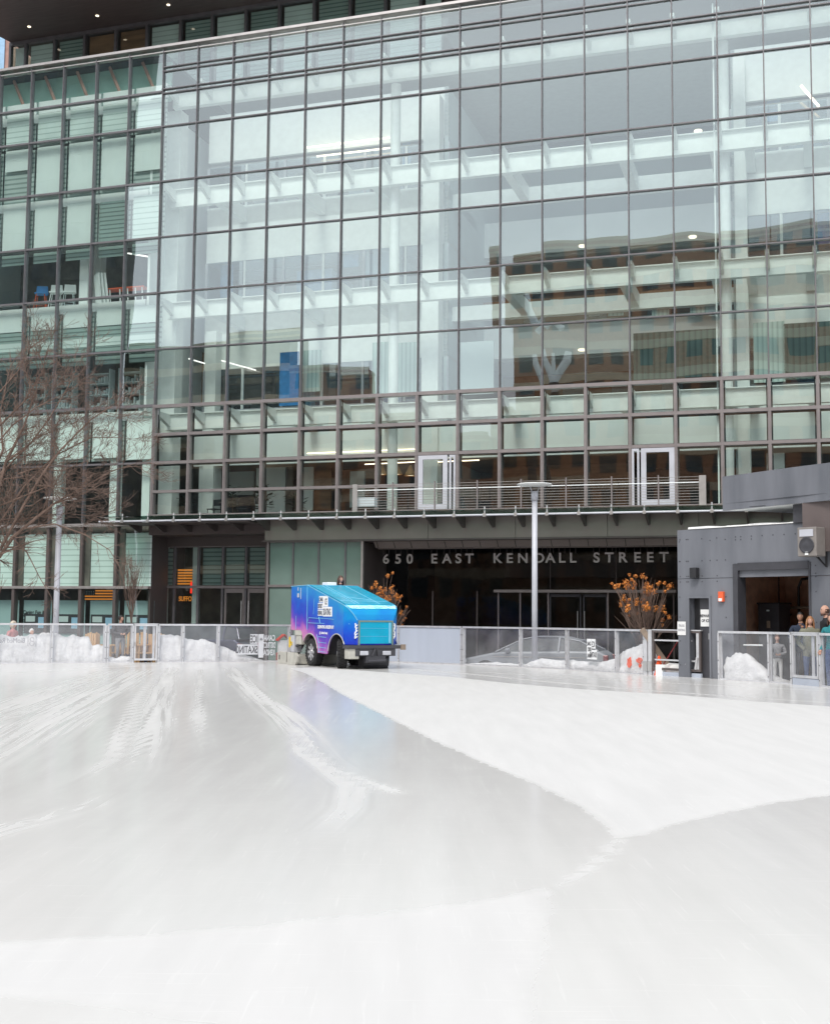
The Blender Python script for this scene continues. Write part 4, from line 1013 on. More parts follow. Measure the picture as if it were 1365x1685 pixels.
snow_bank(prof([(1075,1093),(1090,1092),(1114,1094),(1116,1106)]),'small heap of snow inside the dark machine gate',seed=7,d=.6,off=.25)
snow_bank(prof([(1184,1080),(1190,1078),(1198,1073),(1207,1076),(1214,1075),(1228,1086),(1236,1094),(1244,1103),(1254,1110),(1262,1117)]),'rounded snow bank in the corner beside the grey building wall',seed=6,d=.5)
def paint(px0,px1,py0,py1,seed):
    rr=random.Random(seed);mb=MB();c=[];n=18
    pc=Vector(gx((px0+px1)/2));a=math.atan2(*(Vector(gx(px1+10))-Vector(gx(px0-10))).yx)
    w=(px1-px0)*.0163/2;z0=ph((px0+px1)/2,py1);z1=ph((px0+px1)/2,py0);T=Matrix.Translation((pc.x,pc.y,0))@Matrix.Rotation(a,4,'Z')
    for i in range(n):
        t=2*PI*i/n;r=.75+.45*rr.random();c.append(T@Vector((w*r*math.cos(t),.022,(z0+z1)/2+(z1-z0)/2*r*math.sin(t))))
    mb.add([c0_-T.to_3x3()@Vector((0,.0,0)) for c0_ in c]+[c0_+T.to_3x3()@Vector((0,.10,0)) for c0_ in c],[tuple(range(n)),tuple(range(2*n-1,n-1,-1))]+[(i,(i+1)%n,n+(i+1)%n,n+i) for i in range(n)])
    o_=mb.build('paint_mark','orangepaint',None);o_.parent=sb;o_.matrix_parent_inverse=Matrix.Translation(-sb.location);return o_
paint(1027,1037,1081,1098,3);paint(1042,1054,1082,1091,5);paint(1047,1051,1091,1098,6)
# things lying inside the machine gate
p=at(1092,1085,31.8);o_=MB().box((-.9,-.03,-.07),(.9,.03,.07)).build('timber_plank','woodgr');o_.matrix_world=Matrix.Translation((p.x-.05,p.y,.45))@Matrix.Rotation(.95,4,'Y')
tag(o_,'brown timber plank leaning behind the dark machine gate','plank')
sh=empty('snow_shovel',(6.45,31.4,.1),0,'snow shovel with a red shaft standing behind the machine gate','shovel')
MB().tube([(-.1,0,.1),(.38,0,.85)],.018,8).build('shaft','maroon',sh);MB().tube([(.34,0,.80),(.44,0,.93)],.03,8).build('grip','black',sh);MB().box((-.25,-.02,-.1),(.0,.02,.18)).build('blade','white',sh)
cn=empty('traffic_cone',(6.33,31.6,-.06),0,'small orange traffic cone behind the machine gate','cone')
MB().lathe([(.15,.03),(.14,.04),(.03,.55),(0,.56)],14).build('cone','orangepaint',cn);MB().box((-.18,-.18,0),(.18,.18,.035)).build('base','black',cn)
hm=empty('little_house_box',(gx(466)[0],gx(466)[1]+.45,-.06),.35,'small white house shaped box with a red roof and base by the glass','box')
MB().box((-.16,-.14,.32),(.16,.14,.72)).build('box','white',hm);mb=MB();mb.prism([(-.22,.70),(0,.88),(.22,.70),(.22,.74),(0,.92),(-.22,.74)],-.18,.18,plane='xz');mb.build('roof','red',hm);MB().box((-.2,-.17,.0),(.2,.17,.32)).build('base','red',hm)
# ================================================================ GREY RINK BUILDING
WT=rad(50);W0=Vector((6.67,30.84,0))
rb=empty('rink_building',W0,-WT,'blue grey rink service building with an open garage bay','building')
WM=Matrix.Translation(W0)@Matrix.Rotation(-WT,4,'Z')
def wp(px,py,y=0):
    d=ray(px,py);n=Vector((math.sin(WT),math.cos(WT),0));o0=W0+n*y;t=(o0.dot(n)-H*0)/(d.x*n.x+d.y*n.y)
    q=Vector((0,0,H))+d*t-W0;return (q.x*math.cos(WT)-q.y*math.sin(WT),q.z)
ht=3.70;L_=9.
do0,do1,dz=wp(1131,1000)[0]+.06,wp(1168,1000)[0]-.02,wp(1150,981)[1]-.05
ga0,ga1,gz_=wp(1208,1000)[0],wp(1333,1000)[0],2.79
def wbx(a,b2,name,m,**k): return B(a,b2,name,m,rb,**k)
for a,b2,z0,z1 in ((0,do0,-.1,ht),(do0,do1,dz,ht),(do1,ga0,-.1,ht),(ga0,ga1,gz_,ht),(ga1,L_,-.1,ht)):
    ys=[z0,1.98+.48,z1] if z0<2.4 else [z0,z1]
    for p_,q_ in zip(ys[:-1],ys[1:]): wbx((a,0,p_+.006),(b2,.2,q_-.006),'wall_panel','greyclad')
wbx((0,.02,-.1),(.2,6,ht-.02),'side_wall','greyclad');wbx((0,.2,ht-.3),(L_,6,ht-.05),'roof','greydk')
wbx((0,5.9,-.1),(L_,6,ht),'back_wall','brownroom')
mb=MB();mb.box((do0-.05,-.03,-.06),(do0,.1,dz+.05));mb.box((do1,-.03,-.06),(do1+.05,.1,dz+.05));mb.box((do0,-.03,dz),(do1,.1,dz+.05));mb.build('door_frame','greyclad',rb)
dr=wbx((do0+.22,.12,-.06),(do1,.17,dz),'door','greydk');wbx((do0+.02,.18,-.06),(do0+.2,.22,dz),'door_reveal','black')
B((do1-.10,.08,.95),(do1-.05,.118,1.1),'handle','steel',dr)
mb=MB();mb.box((ga0-.02,-.03,-.06),(ga0+.12,.3,gz_));mb.box((ga1-.03,-.02,-.06),(ga1+.02,.3,gz_));mb.box((ga0+.12,-.03,gz_-.16),(ga1-.03,.3,gz_+.02));mb.build('roller_door_track','greydk',rb)
wbx((ga0+.12,.05,gz_-.32),(ga1-.03,.25,gz_-.161),'roller_door','greyclad')
M['bay']=pm('garage_brown_wall',(.55,.32,.22),.8,var=.2)
wbx((ga0-.8,3.4,-.06),(ga1+1.2,3.5,3.3),'bay_wall','bay');wbx((ga0-.9,.2,-.06),(ga0-.8,3.5,3.3),'bay_side_wall','bay');wbx((ga1+1.2,.2,-.06),(ga1+1.3,3.5,3.3),'bay_side_wall','bay')
# bay equipment
cb=empty('electrical_cabinet',WM@Vector((wp(1273,1000,1.9)[0],1.9,-.06)),-WT,'tall dark electrical cabinet inside the garage bay','cabinet')
MB().box((-.3,-.25,0),(.3,.25,1.9)).build('case','greydk',cb);MB().box((-.33,-.27,1.9),(.33,.27,1.94)).build('lid','black',cb);MB().box((-.05,-.262,1.3),(.05,-.252,1.48)).build('warning_label','woodgr',cb);MB().box((-.05,-.262,1.72),(.03,-.252,1.76)).build('name_plate','wallgrey',cb)
c2=empty('electrical_cabinet',WM@Vector((wp(1240,1000,2.4)[0],2.4,-.06)),-WT,'lower wide dark cabinet at the left of the garage bay','cabinet')
MB().box((-.5,-.25,0),(.5,.25,1.35)).build('case','greydk',c2);MB().box((-.1,-.262,.8),(.05,-.252,.9)).build('name_plate','wallgrey',c2)
pr=empty('pipework',WM@Vector((wp(1216,1000,2.9)[0],2.9,0)),-WT,'dark pipes and conduits on the brown wall of the garage bay','pipe')
for x,r_ in ((.25,.05),(.55,.035),(.75,.05),(1.05,.06)): MB().tube([(x,.2,1.2),(x,.2,3.2)],r_,8).build('pipe','greydk',pr)
MB().tube([(1.75,.1,.6),(1.75,.1,2.3),(1.85,.1,2.5),(2.3,.1,2.55)],.035,8).build('pipe','black',pr);MB().tube([(1.2,-.2,1.75),(2.7,-.2,1.78)],.035,8).build('hose','woodgr',pr)
MB().tube([(1.3,-.2,1.2),(1.7,-.2,1.6)],.03,8).build('brace','black',pr);MB().box((.2,.1,2.5),(.6,.25,2.62)).build('bracket','black',pr)
# rivets as one surface detail per wall part
mb=MB()
def riv(x,z): mb.box((x-.012,-.008,z-.012),(x+.012,.001,z+.012))
for x in (.08,.28,.33,.75,1.2):
    for z in (3.45,2.9,2.52,2.38): riv(x,z)
for z in (.3,.9,1.5,2.0,2.9,3.4):
    riv(.06,z);riv(1.0,z);riv(1.45,z) if z>2.8 or 1 else 0
for x in (1.75,1.9,2.2,2.5,2.8,3.1,3.4): riv(x,3.45);riv(x,3.38) if x<2.5 else 0
for z in (.6,1.4,2.1,2.44,2.52,2.7): riv(ga1+.15,z)
mb.build('rivets','greydk',rb,kind='stuff')
sn=MB()
n=26
for i in range(n):
    x0=.35+i*.13;x1=x0+.13;h0=.02+.04*max(0,mn.noise(Vector((x0*1.5,0,0)))+.3)*(1 if x0<1.1 or x0>1.45 else .2);h1=.02+.04*max(0,mn.noise(Vector((x1*1.5,0,0)))+.3)*(1 if x1<1.1 or x1>1.45 else .2)
    sn.add([(x0,-.02,ht+.004),(x1,-.02,ht+.004),(x1,.8,ht+.004),(x0,.8,ht+.004),(x0,-.01,ht+h0),(x1,-.01,ht+h1),(x1,.8,ht+h1+.08),(x0,.8,ht+h0+.08)],[(0,3,2,1),(4,5,6,7),(0,1,5,4),(1,2,6,5),(2,3,7,6),(3,0,4,7)])
so_=sn.build('roof_snow','snow',None);so_.matrix_world=WM.copy();tag(so_,'thin strip of snow along the top of the grey rink building','snow')
# wedge shaped roof canopy
cp=[inv2 for inv2 in (Vector((7.62,30.0)),Vector((8.77,27.95)),Vector((9.27,27.15)),Vector((11.5,23.3)),Vector((16,26)),Vector((14,31.5)),Vector((9.6,30.62)))]
WI=WM.inverted()
pl=[(WI@Vector((p_.x,p_.y,0))).xy for p_ in cp]
mb=MB();mb.prism([tuple(p_) for p_ in pl],4.30,4.98);mb.build('roof_canopy','greyclad',rb)
mb=MB();mb.prism([tuple(p_) for p_ in [(pl[0][0]+.06,pl[0][1]+.03)]+[(pl[3][0],pl[3][1]+.03)]+[tuple(x) for x in pl[4:6]]+[(pl[6][0],pl[6][1]-.02)]],4.14,4.298);mb.build('canopy_soffit','wallwhite',rb)
mb=MB();mb.prism([tuple(pl[0]),tuple(pl[3]),(pl[3][0],pl[3][1]+.025),(pl[0][0]+.04,pl[0][1]+.025)],4.13,4.299);mb.build('canopy_edge','greyclad',rb)
wbx((3.38,-.05,ht+.002),(L_,1.2,4.13),'roof_plinth','greydk');wbx((3.75,-.25,3.0),(L_,-.001,4.13),'side_pier','soffit')
MB().box((2.35,-.28,4.125),(2.75,-.2,4.139)).build('soffit_vent','greydk',rb)
# wall fixtures
def wfix(name,px,py,label,cat,y=0):
    u,z=wp(px,py,y);return empty(name,WM@Vector((u,y,z)),-WT,label,cat)
wl=wfix('wall_lamp',1145.5,943,'black cube lamp on the grey wall above the door','lamp')
MB().box((-.10,-.16,-.13),(.10,-.02,.13)).build('housing','black',wl,bevel=.01);MB().box((-.05,-.02,-.08),(.05,0,.08)).build('bracket','black',wl)
al=wfix('alarm_box',1188,982,'orange and white alarm strobe on the grey wall','alarm')
MB().box((-.075,-.08,-.125),(.075,0,.125)).build('housing','orange',al,bevel=.012);MB().box((-.045,-.10,-.11),(.045,-.081,-.04)).build('strobe_lens','white',al)
ls=wfix('loudspeaker',1334,892,'grey loudspeaker with a round woofer hung on the building corner','speaker',-.45)
M['spk']=pm('weathered_speaker_grey',(.22,.20,.185),.6);MB().box((-.24,-.18,-.33),(.24,.2,.33)).build('cabinet','spk',ls,bevel=.02)
mb=MB();mb.lathe([(.0,.03),(.06,.02),(.15,.0),(.17,.02),(.19,.0)],24,mat=Matrix.Translation((0,-.19,-.08))@Matrix.Rotation(PI/2,4,'X'));mb.build('woofer','greydk',ls,smooth=True)
MB().box((-.17,-.20,.12),(.17,-.181,.28)).build('horn','lampmetal',ls);MB().box((-.04,-.20,-.30),(.04,-.181,-.23)).build('badge','white',ls)
MB().tube([(0,.2,-.3),(.1,.44,-.55),(.1,.44,.1)],.03,6).build('bracket','black',ls)
s1=wfix('paper_notice',1160.5,1017,'white paper notice taped to the grey door','sign',.10)
MB().box((-.15,-.004,-.21),(.15,.0,.21)).build('sheet','sign',s1)
for k,t_ in enumerate(('BEWARE','OF ICE')): text_mesh(t_,.095,.002,.003,'CENTER',parent=s1,mat=Matrix.Translation((0,-.007,.02-.12*k)),sx=.85)
s2=wfix('paper_notice',1121,1034,'small white paper notice at the left foot of the grey building','sign',-.01)
MB().box((-.13,-.004,-.17),(.13,.0,.17)).build('sheet','sign',s2)
for k,t_ in enumerate(('TRUCK','EXITING')): text_mesh(t_,.08,.002,.002,'CENTER',parent=s2,mat=Matrix.Translation((0,-.007,.04-.11*k)),m='greyink',sx=.7)
hh=empty('curved_handrail',(7.95,29.6,-.06),-.95,'curved white metal handrail over the snow bank beside the building','handrail')
MB().tube([(-.35,0,.0),(-.35,0,.78),(-.30,0,.86),(-.2,0,.89),(.6,0,.90)],.02,8).build('rail','white',hh);MB().tube([(.0,0,.7),(.75,0,.05)],.018,8).build('brace','steel',hh)
# ================================================================ LAMP POSTS
def lamp(p,h,label,pw=.085,dr_=.5):
    r=empty('street_lamp',p,0,label,'lamp post','street lamps on the plaza');z0=0
    MB().tube([(0,0,0),(0,0,h-.42)],[pw*1.05,pw*.95],20).build('pole','lampmetal',r,smooth=True)
    MB().tube([(0,0,h-.46),(0,0,h-.18)],pw*1.22,20).build('collar','lampmetal',r,smooth=True)
    for s_ in (-1,1): MB().tube([(s_*.05,0,h-.3),(s_*.14,0,h-.02)],.012,6).build('bracket','lampmetal',r)
    mb=MB();mb.lathe([(0,h-.03),(.2,h-.035),(dr_*.8,h-.01),(dr_,h+.015),(dr_*.95,h+.035),(dr_*.4,h+.05),(0,h+.055)],36);mb.build('disc_reflector','white',r,smooth=True)
    MB().lathe([(pw*1.5,0),(pw*1.5,.03),(pw,.05)],20).build('base_flange','lampmetal',r)
lamp((-10.78,36.75,-.06),4.98,'tall pole lamp with a flat disc head at the left among the branches')
lamp((3.56,36.05,-.06),5.45,'tall pole lamp with a flat disc head right of the blue machine',.085,.54)
# ================================================================ ICE RESURFACER
hd=Vector((.485,-.875,0)).normalized();HA=math.atan2(hd.y,hd.x)
lat=Vector((-hd.y,hd.x,0))          # machine's left
Wd=1.65
org=Vector((-2.15,34.05,0))+lat*(Wd/2)
zm_=empty('ice_resurfacer',org,HA,'ice resurfacing machine wrapped in blue, cyan and purple driving on the ice','ice resurfacer')
m,nt,N,L=nodes('resurfacer_livery')
out=nd('ShaderNodeOutputMaterial');b=nd('ShaderNodeBsdfPrincipled');L.new(b.outputs[0],out.inputs[0]);b.inputs['Roughness'].default_value=.4;b.inputs['Coat Weight'].default_value=.06;b.inputs['Specular IOR Level'].default_value=.3
tc=nd('ShaderNodeTexCoord');sp=nd('ShaderNodeSeparateXYZ');L.new(tc.outputs['Object'],sp.inputs[0])
n1=noise(1.6,4,(1,1,1),0,.6);n2=noise(5,4)
v=mth('ADD',mth('MULTIPLY',sp.outputs['Z'],.40),mth('MULTIPLY',mth('ADD',sp.outputs['X'],1.4),.115))
v=mth('ADD',v,mth('MULTIPLY',mth('SUBTRACT',n1,.5),.42));v=mth('ADD',v,mth('MULTIPLY',mth('SUBTRACT',n2,.5),.08))
cr=nd('ShaderNodeValToRGB');e=cr.color_ramp.elements
cols=[(.22,(.56,.20,.44)),(.32,(.36,.10,.46)),(.40,(.12,.04,.46)),(.50,(.012,.045,.50)),(.64,(.003,.10,.56)),(.82,(.0,.23,.58)),(.98,(.0,.33,.56))]
e[0].position=cols[0][0];e[0].color=(*cols[0][1],1);e[1].position=cols[-1][0];e[1].color=(*cols[-1][1],1)
for p_,c_ in cols[1:-1]:
    k=e.new(p_);k.color=(*c_,1)
L.new(v,cr.inputs[0]);L.new(cr.outputs[0],b.inputs['Base Color']);M['livery']=m
M['cyan']=pm('cyan_hood_wrap',(.0,.36,.56),.22,var=.14,scale=1.5,coat=.15)
M['trim']=pm('light_blue_trim',(.18,.50,.68),.3,var=.05)
M['beige']=pm('off_white_machine_paint',(.48,.47,.42),.5,var=.15,scale=5)
h2=Wd/2
# main hull: x, z, half width
sec=[(-3.25,1.02,h2),(-3.25,2.33,h2),(-2.05,2.35,h2),(.42,1.76,h2),(.60,1.66,h2-.06),(.70,1.50,h2-.17),(.74,1.33,h2-.27),(.75,.66,h2-.27),(.40,.66,h2)]
mb=MB();vs=[];
for x,z,w in sec: vs+= [(x,-w,z),(x,w,z)]
I_=lambda i,s_:2*i+s_
def hull(side):
    return [I_(i,side) for i in range(9)]
fs=[]
for i in range(8): fs.append((I_(i,0),I_(i,1),I_(i+1,1),I_(i+1,0)))
vs+=[(.40,-h2,.98),(.40,h2,.98),(-2.5,-h2+.02,1.02),(-2.5,h2-.02,1.02)]
for s_ in (0,1):
    o9=18+s_;o10=20+s_
    fs.append((I_(0,s_),I_(1,s_),I_(2,s_),I_(3,s_),o9,o10));fs.append((I_(3,s_),I_(4,s_),I_(5,s_),I_(6,s_),I_(7,s_),I_(8,s_),o9))
fs.append((I_(8,0),18,19,I_(8,1)));fs.append((18,20,21,19));fs.append((20,I_(0,0),I_(0,1),21))
mb.add(vs,fs);mb.build('body','livery',zm_,bevel=.02)
# hood skin on the slope
mb=MB();mb.quad((-1.98,-h2+.05,2.345),(-1.98,h2-.05,2.345),(.42,h2-.05,1.772),(.42,-h2+.05,1.772))
mb.quad((.42,-h2+.05,1.772),(.42,h2-.05,1.772),(.61,h2-.10,1.666),(.61,-h2+.10,1.666));hood=mb.build('hood','cyan',zm_,smooth=False)
sm=hood.modifiers.new('t','SOLIDIFY');sm.thickness=.015;sm.offset=1
sl_=(1.772-2.345)/2.4
def hz_(x): return 2.345+(x+1.98)*sl_+.014
mb=MB()
for y in (-.42,-.30,.35): mb.tube([(-1.9,y,hz_(-1.9)),(.35,y-.02,hz_(.35))],.010,5)
mb.tube([(.0,-h2+.1,hz_(0)),(.05,h2-.1,hz_(.05))],.008,5);mb.tube([(-.5,-.35,hz_(-.5)),(-.1,.3,hz_(-.1))],.008,5)
mb.build('hood_seam','trim',zm_)
mb=MB();mb.tube([(-2.05,-h2,2.352),(.42,-h2,1.765),(.60,-h2+.06,1.668),(.70,-h2+.17,1.505),(.745,-h2+.27,1.34)],.011,6);mb.tube([(-2.02,-h2-.004,1.05),(-2.05,-h2-.004,2.34)],.012,6);mb.tube([(-3.25,-h2,2.335),(-2.05,-h2,2.352)],.014,6);mb.tube([(-2.05,-h2,2.354),(-2.05,h2,2.354)],.014,6)
mb.tube([(-2.85,-h2-.002,1.05),(-2.85,-h2-.002,1.45)],.008,5);mb.tube([(-1.6,-h2-.002,1.5),(-1.55,-h2-.002,1.95)],.006,5)
mb.build('edge_trim','trim',zm_)
# side skirts with wheel arches
def skirt(s_):
    pts=[(-2.5,1.03),(-2.42,.98)]
    pts+=[(-1.82+.55*math.cos(a),.42+.52*math.sin(a)) for a in [PI-.55-k*(PI-.75)/7 for k in range(8)]]
    pts+=[(-1.27,.40),(-.62,.38)]
    pts+=[(0+.56*math.cos(a),.42+.54*math.sin(a)) for a in [PI-.15-k*(PI-.75)/8 for k in range(9)]]
    pts+=[(.42,.665)]
    top=[(.42,1.0),(-2.5,1.04)]
    poly=pts+top
    y0,y1=(-h2-.005,-h2+.03) if s_<0 else (h2-.03,h2+.005)
    mb=MB();mb.prism(poly,y0,y1,plane='xz');o_=mb.build('side_skirt','livery',zm_)
    mb=MB()
    for a0 in ([(-1.82+.55*math.cos(a),(y0 if s_<0 else y1),.42+.52*math.sin(a)) for a in [PI-.55-k*(PI-.75)/10 for k in range(11)]],[(.56*math.cos(a),(y0 if s_<0 else y1),.42+.54*math.sin(a)) for a in [PI-.1-k*(PI-.6)/12 for k in range(13)]]): mb.tube(a0,.016,5)
    mb.build('arch_trim','beige',o_)
    if s_<0:
        mb=MB()
        for z in (.86,.70,.56,.44): mb.tube([(-1.22,y0-.003,z),(-.68,y0-.003,z-.015)],.008,4)
        mb.tube([(-1.32,y0-.003,.92),(-1.18,y0-.003,.68),(-1.17,y0-.003,.40)],.010,4)
        mb.tube([(-2.0,y0-.003,1.28),(-1.9,y0-.003,1.40),(-1.2,y0-.003,1.38)],.008,4);mb.tube([(-1.95,y0-.003,1.25),(-1.2,y0-.003,1.24),(.6,-h2+.10,1.24)],.008,4);mb.tube([(-1.2,y0-.003,1.42),(-1.1,y0-.003,1.25)],.012,4);mb.tube([(-1.15,y0-.003,1.39),(-.2,y0-.003,1.36)],.007,4)
        mb.build('panel_line','trim',o_)
skirt(-1);skirt(1)
# front door panel, scribbles, bumper
mb=MB();mb.box((.752,-.50,.70),(.77,.50,1.30));fd=mb.build('front_panel','cyan',zm_,bevel=.005)
mb=MB()
for p_,q_ in (((.752,-.54,.66),(.785,-.495,1.34)),((.752,.495,.66),(.785,.54,1.34)),((.752,-.495,1.295),(.785,.495,1.34))): mb.box(p_,q_)
mb.build('panel_frame','greenbox',fd)
mb=MB();mb.box((.771,.40,.72),(.79,.46,1.28));mb.build('latch_bar','trim',fd)
mb=MB()
for z in (.9,1.12): mb.box((.7705,-.46,z),(.773,.38,z+.006))
mb.build('panel_rib','trim',fd)
rr=random.Random(4)
for ys,xo in ((-.60,.752),(.60,.752)):
    mb=MB();z=.84;pts=[]
    while z<1.27:
        pts.append((xo+.0-(.0 if abs(ys)<.55 else (abs(ys)-.545)*.35),ys+rr.uniform(-.022,.022),z));z+=.035
    mb.tube(pts,.022,5)
    for k in range(5):
        z=.86+k*.08;mb.tube([(xo-.01,ys,z),(xo-.005,ys+(.05 if ys<0 else -.05),z+.04)],.012,4)
    mb.build('snow_splash_graphic','whiteink',zm_)
mb=MB();mb.box((.42,-h2-.02,.56),(.80,h2+.06,.655));mb.box((.50,-.62,.36),(.78,.62,.559));mb.build('bumper','greydk',zm_,bevel=.01)
MB().box((.802,.76,.53),(.86,.90,.68)).build('bumper_pad','woodgr',zm_)
for y in (-.37,.33):
    MB().box((.785,y-.13,.385),(.83,y+.13,.50)).build('headlight','lampmetal',zm_,bevel=.02)
mb=MB();mb.box((.45,-h2+.02,.28),(.76,-.50,.60));mb.build('battery_box','beige',zm_,bevel=.02)
mb=MB();mb.tube([(.80,-.12,.36),(.84,-.04,.56)],.03,6);mb.tube([(.80,.08,.36),(.84,.02,.56)],.03,6);mb.tube([(.8,-.25,.22),(.8,.30,.24)],.04,8);mb.box((.62,-.3,.18),(.8,.3,.36));mb.build('winch','greydk',zm_)
mb=MB();mb.tube([(0,-.7,.40),(0,.7,.40)],.07,8);mb.tube([(-1.82,-.7,.40),(-1.82,.7,.40)],.07,8);mb.box((-2.9,-.45,.35),(.5,.45,.98));mb.build('chassis','black',zm_)
MB().tube([(.3,-.2,.2),(.3,.55,.2)],.2,12).build('water_pipe','greydk',zm_)
def wheel(x,y,r=.40,w=.27,steer=0,nm='rim'):
    T=Matrix.Translation((x,y,r))@Matrix.Rotation(steer,4,'Z')@Matrix.Rotation(PI/2,4,'X')
    mb=MB();mb.lathe([(r*.62,-w/2),(r*.86,-w/2-.005),(r*.97,-w/2+.04),(r,-w/4),(r,w/4),(r*.97,w/2-.04),(r*.86,w/2+.005),(r*.62,w/2),(r*.60,0),(r*.62,-w/2)],36,mat=T)
    for i in range(30):
        a=2*PI*i/30
        for k in (-1,0,1):
            c=Matrix.Rotation(a+.1*(k),4,'Z');mb.box((r-.004,k*0-.02,k*.085-.034),(r+.012,.022,k*.085+.034),None,T@c)
    wh=mb.build('wheel','rubber',zm_,smooth=False)
    mb=MB();s_=-1 if y>0 else 1
    zf=w/2*s_*.75
    mb.lathe([(r*.62,-w*.45),(r*.58,0),(r*.62,w*.45)],28,mat=T)
    mb.tube([T@Vector((0,0,zf-.03*s_)),T@Vector((0,0,zf+.04*s_))],.07,14)
    for i in range(8):
        a=2*PI*i/8;p_=Vector((math.cos(a),math.sin(a),0));q_=Vector((-p_.y,p_.x,0))
        mb.add([T@(p_*.05+q_*.03+Vector((0,0,zf))),T@(p_*.05-q_*.03+Vector((0,0,zf))),T@(p_*r*.60-q_*.045+Vector((0,0,zf+.02*s_))),T@(p_*r*.60+q_*.045+Vector((0,0,zf+.02*s_)))],[(0,1,2,3)])
    mb.build('rim','rim',wh)
    MB().lathe([(0,0),(r*.58,0)],20,mat=T).build('hub_backing','black',wh)
wheel(0,-h2+.17,steer=-.42);wheel(0,h2-.17,steer=-.42);wheel(-1.82,-h2+.16);wheel(-1.82,h2-.16)
# rear conditioner sled and arms
cd=MB();cd.prism([(-3.95,.06),(-3.9,.0),(-2.62,.0),(-2.48,.10),(-2.46,.26),(-2.60,.36),(-3.85,.36),(-3.95,.30)],-h2-.12,-h2-.04,plane='xz');c_=cd.build('conditioner_side_plate','beige',zm_,bevel=.01)
MB().box((-3.8,-h2-.04,.02),(-2.6,h2+.12,.30)).build('conditioner','beige',zm_,bevel=.02)
MB().box((-3.82,-h2-.13,.12),(-3.76,-h2-.121,.26)).build('slot','black',c_);MB().box((-3.24,-h2-.126,.06),(-3.21,-h2-.121,.36)).build('seam','fasciadk',c_)
MB().box((-3.2,-h2-.02,.36),(-2.95,-h2+.25,.86)).build('hydraulic_housing','lampmetal',zm_,bevel=.02)
mb=MB();mb.lathe([(0,0),(.06,0),(.06,.02)],12,mat=Matrix.Translation((-3.1,-h2-.02,.62))@Matrix.Rotation(PI/2,4,'X'));mb.box((-3.3,-h2-.03,.50),(-3.2,-h2+.05,.82));M['yellow']=pm('yellow_warning',(.75,.52,.02),.5);mb.build('warning_disc','yellow',zm_)
mb=MB();mb.box((-2.95,-h2+.0,.86),(-2.45,-h2+.5,1.02));mb.box((-2.9,-h2+.02,.6),(-2.5,-h2+.3,.86));mb.build('water_tank','beige',zm_,bevel=.02)
mb=MB();mb.tube([(-2.9,-h2+.05,.55),(-2.4,-h2+.2,.7)],.04,8);mb.tube([(-3.4,-.5,.3),(-2.6,-.5,.9)],.04,8);mb.tube([(-3.4,.5,.3),(-2.6,.5,.9)],.04,8);mb.build('lift_arm','greydk',zm_)
MB().box((-2.65,-.08,2.355),(-2.25,.22,2.46)).build('deck_box','white',zm_,bevel=.02)
mb=MB();mb.tube([(-2.5,-h2-.01,1.95),(-2.5,-h2-.01,2.28)],.012,5);mb.box((-2.75,-h2-.02,2.0),(-2.63,-h2-.004,2.12));mb.box((-2.72,-h2-.02,2.2),(-2.68,-h2-.004,2.3));mb.build('side_fitting','lampmetal',zm_)
# lettering on the machine
def zt_(x,z,y=-h2-.008): return Matrix.Translation((x,y,z))
lg=[(-1.22,-.97,1.72,1.91),(-.965,-.62,1.66,1.91),(-1.29,-.98,1.535,1.71),(-1.28,-.97,1.44,1.53),(-.965,-.37,1.44,1.655)]
def lb(x0,x1,z0,z1): MB().box((x0,-h2-.006,z0),(x1,-h2+.0,z1)).build('logo_block','whiteink',zm_)
lb(-1.20,-.93,1.84,2.02);lb(-.92,-.60,1.72,2.02);lb(-1.28,-.93,1.65,1.82);lb(-1.28,-.93,1.46,1.63);lb(-.92,-.32,1.44,1.71)
for s,x,z,sz,sx in (('CANAL',-1.19,1.87,.16,.50),('DISTRICT',-1.27,1.68,.16,.44),('KENDALL',-1.27,1.49,.16,.46),('ICE',-.80,1.78,.24,.40),('SKATING',-.90,1.48,.26,.46)): text_mesh(s,sz,.003,.004,'LEFT',parent=zm_,mat=zt_(x,z,-h2-.009),sx=sx,m='navy')
text_mesh('CELEBRATING A FROZEN DAY',.12,.003,.005,'LEFT',parent=zm_,mat=zt_(-1.28,1.10),sx=.66,m='whiteink')
text_mesh('BioMed Realty',.09,.003,.002,'LEFT',parent=zm_,mat=zt_(-1.02,.94),sx=.8,m='whiteink')
mb=MB();mb.lathe([(.02,0),(.045,0)],14,mat=Matrix.Translation((-1.10,-h2-.009,.965))@Matrix.Rotation(PI/2,4,'X'));mb.build('logo_ring','whiteink',zm_)
# ================================================================ PEOPLE
M['skin']=pm('skin',(.52,.30,.22),.6,var=.06);M['skin2']=pm('skin_tan',(.36,.19,.12),.6,var=.06)
def cloth(n,c): M[n]=pm(n+'_cloth',c,.85,var=.2,scale=7,bump=.5,bscale=14);return n
for n,c in (('c_navy',(.02,.03,.055)),('c_char',(.075,.072,.078)),('c_olive',(.20,.20,.145)),('c_jean',(.07,.10,.20)),('c_black',(.014,.014,.017)),('c_teal',(.02,.20,.22)),('c_beige',(.60,.52,.42)),('c_pink',(.50,.22,.22)),('c_brown',(.12,.06,.035)),('c_grey',(.25,.25,.26)),('c_white',(.7,.7,.68))): cloth(n,c)
M['h_dark']=pm('dark_hair',(.012,.009,.008),.5,var=.4,scale=20,stretch=(1,1,.2));M['h_brown']=pm('brown_hair',(.06,.028,.018),.5,var=.4,scale=20,stretch=(1,1,.2));M['h_auburn']=pm('light_auburn_hair',(.30,.14,.06),.5,var=.35,scale=20,stretch=(1,1,.2))
M['eye']=pm('eye_dark',(.015,.012,.01),.3);M['lip']=pm('lips',(.42,.14,.12),.5)
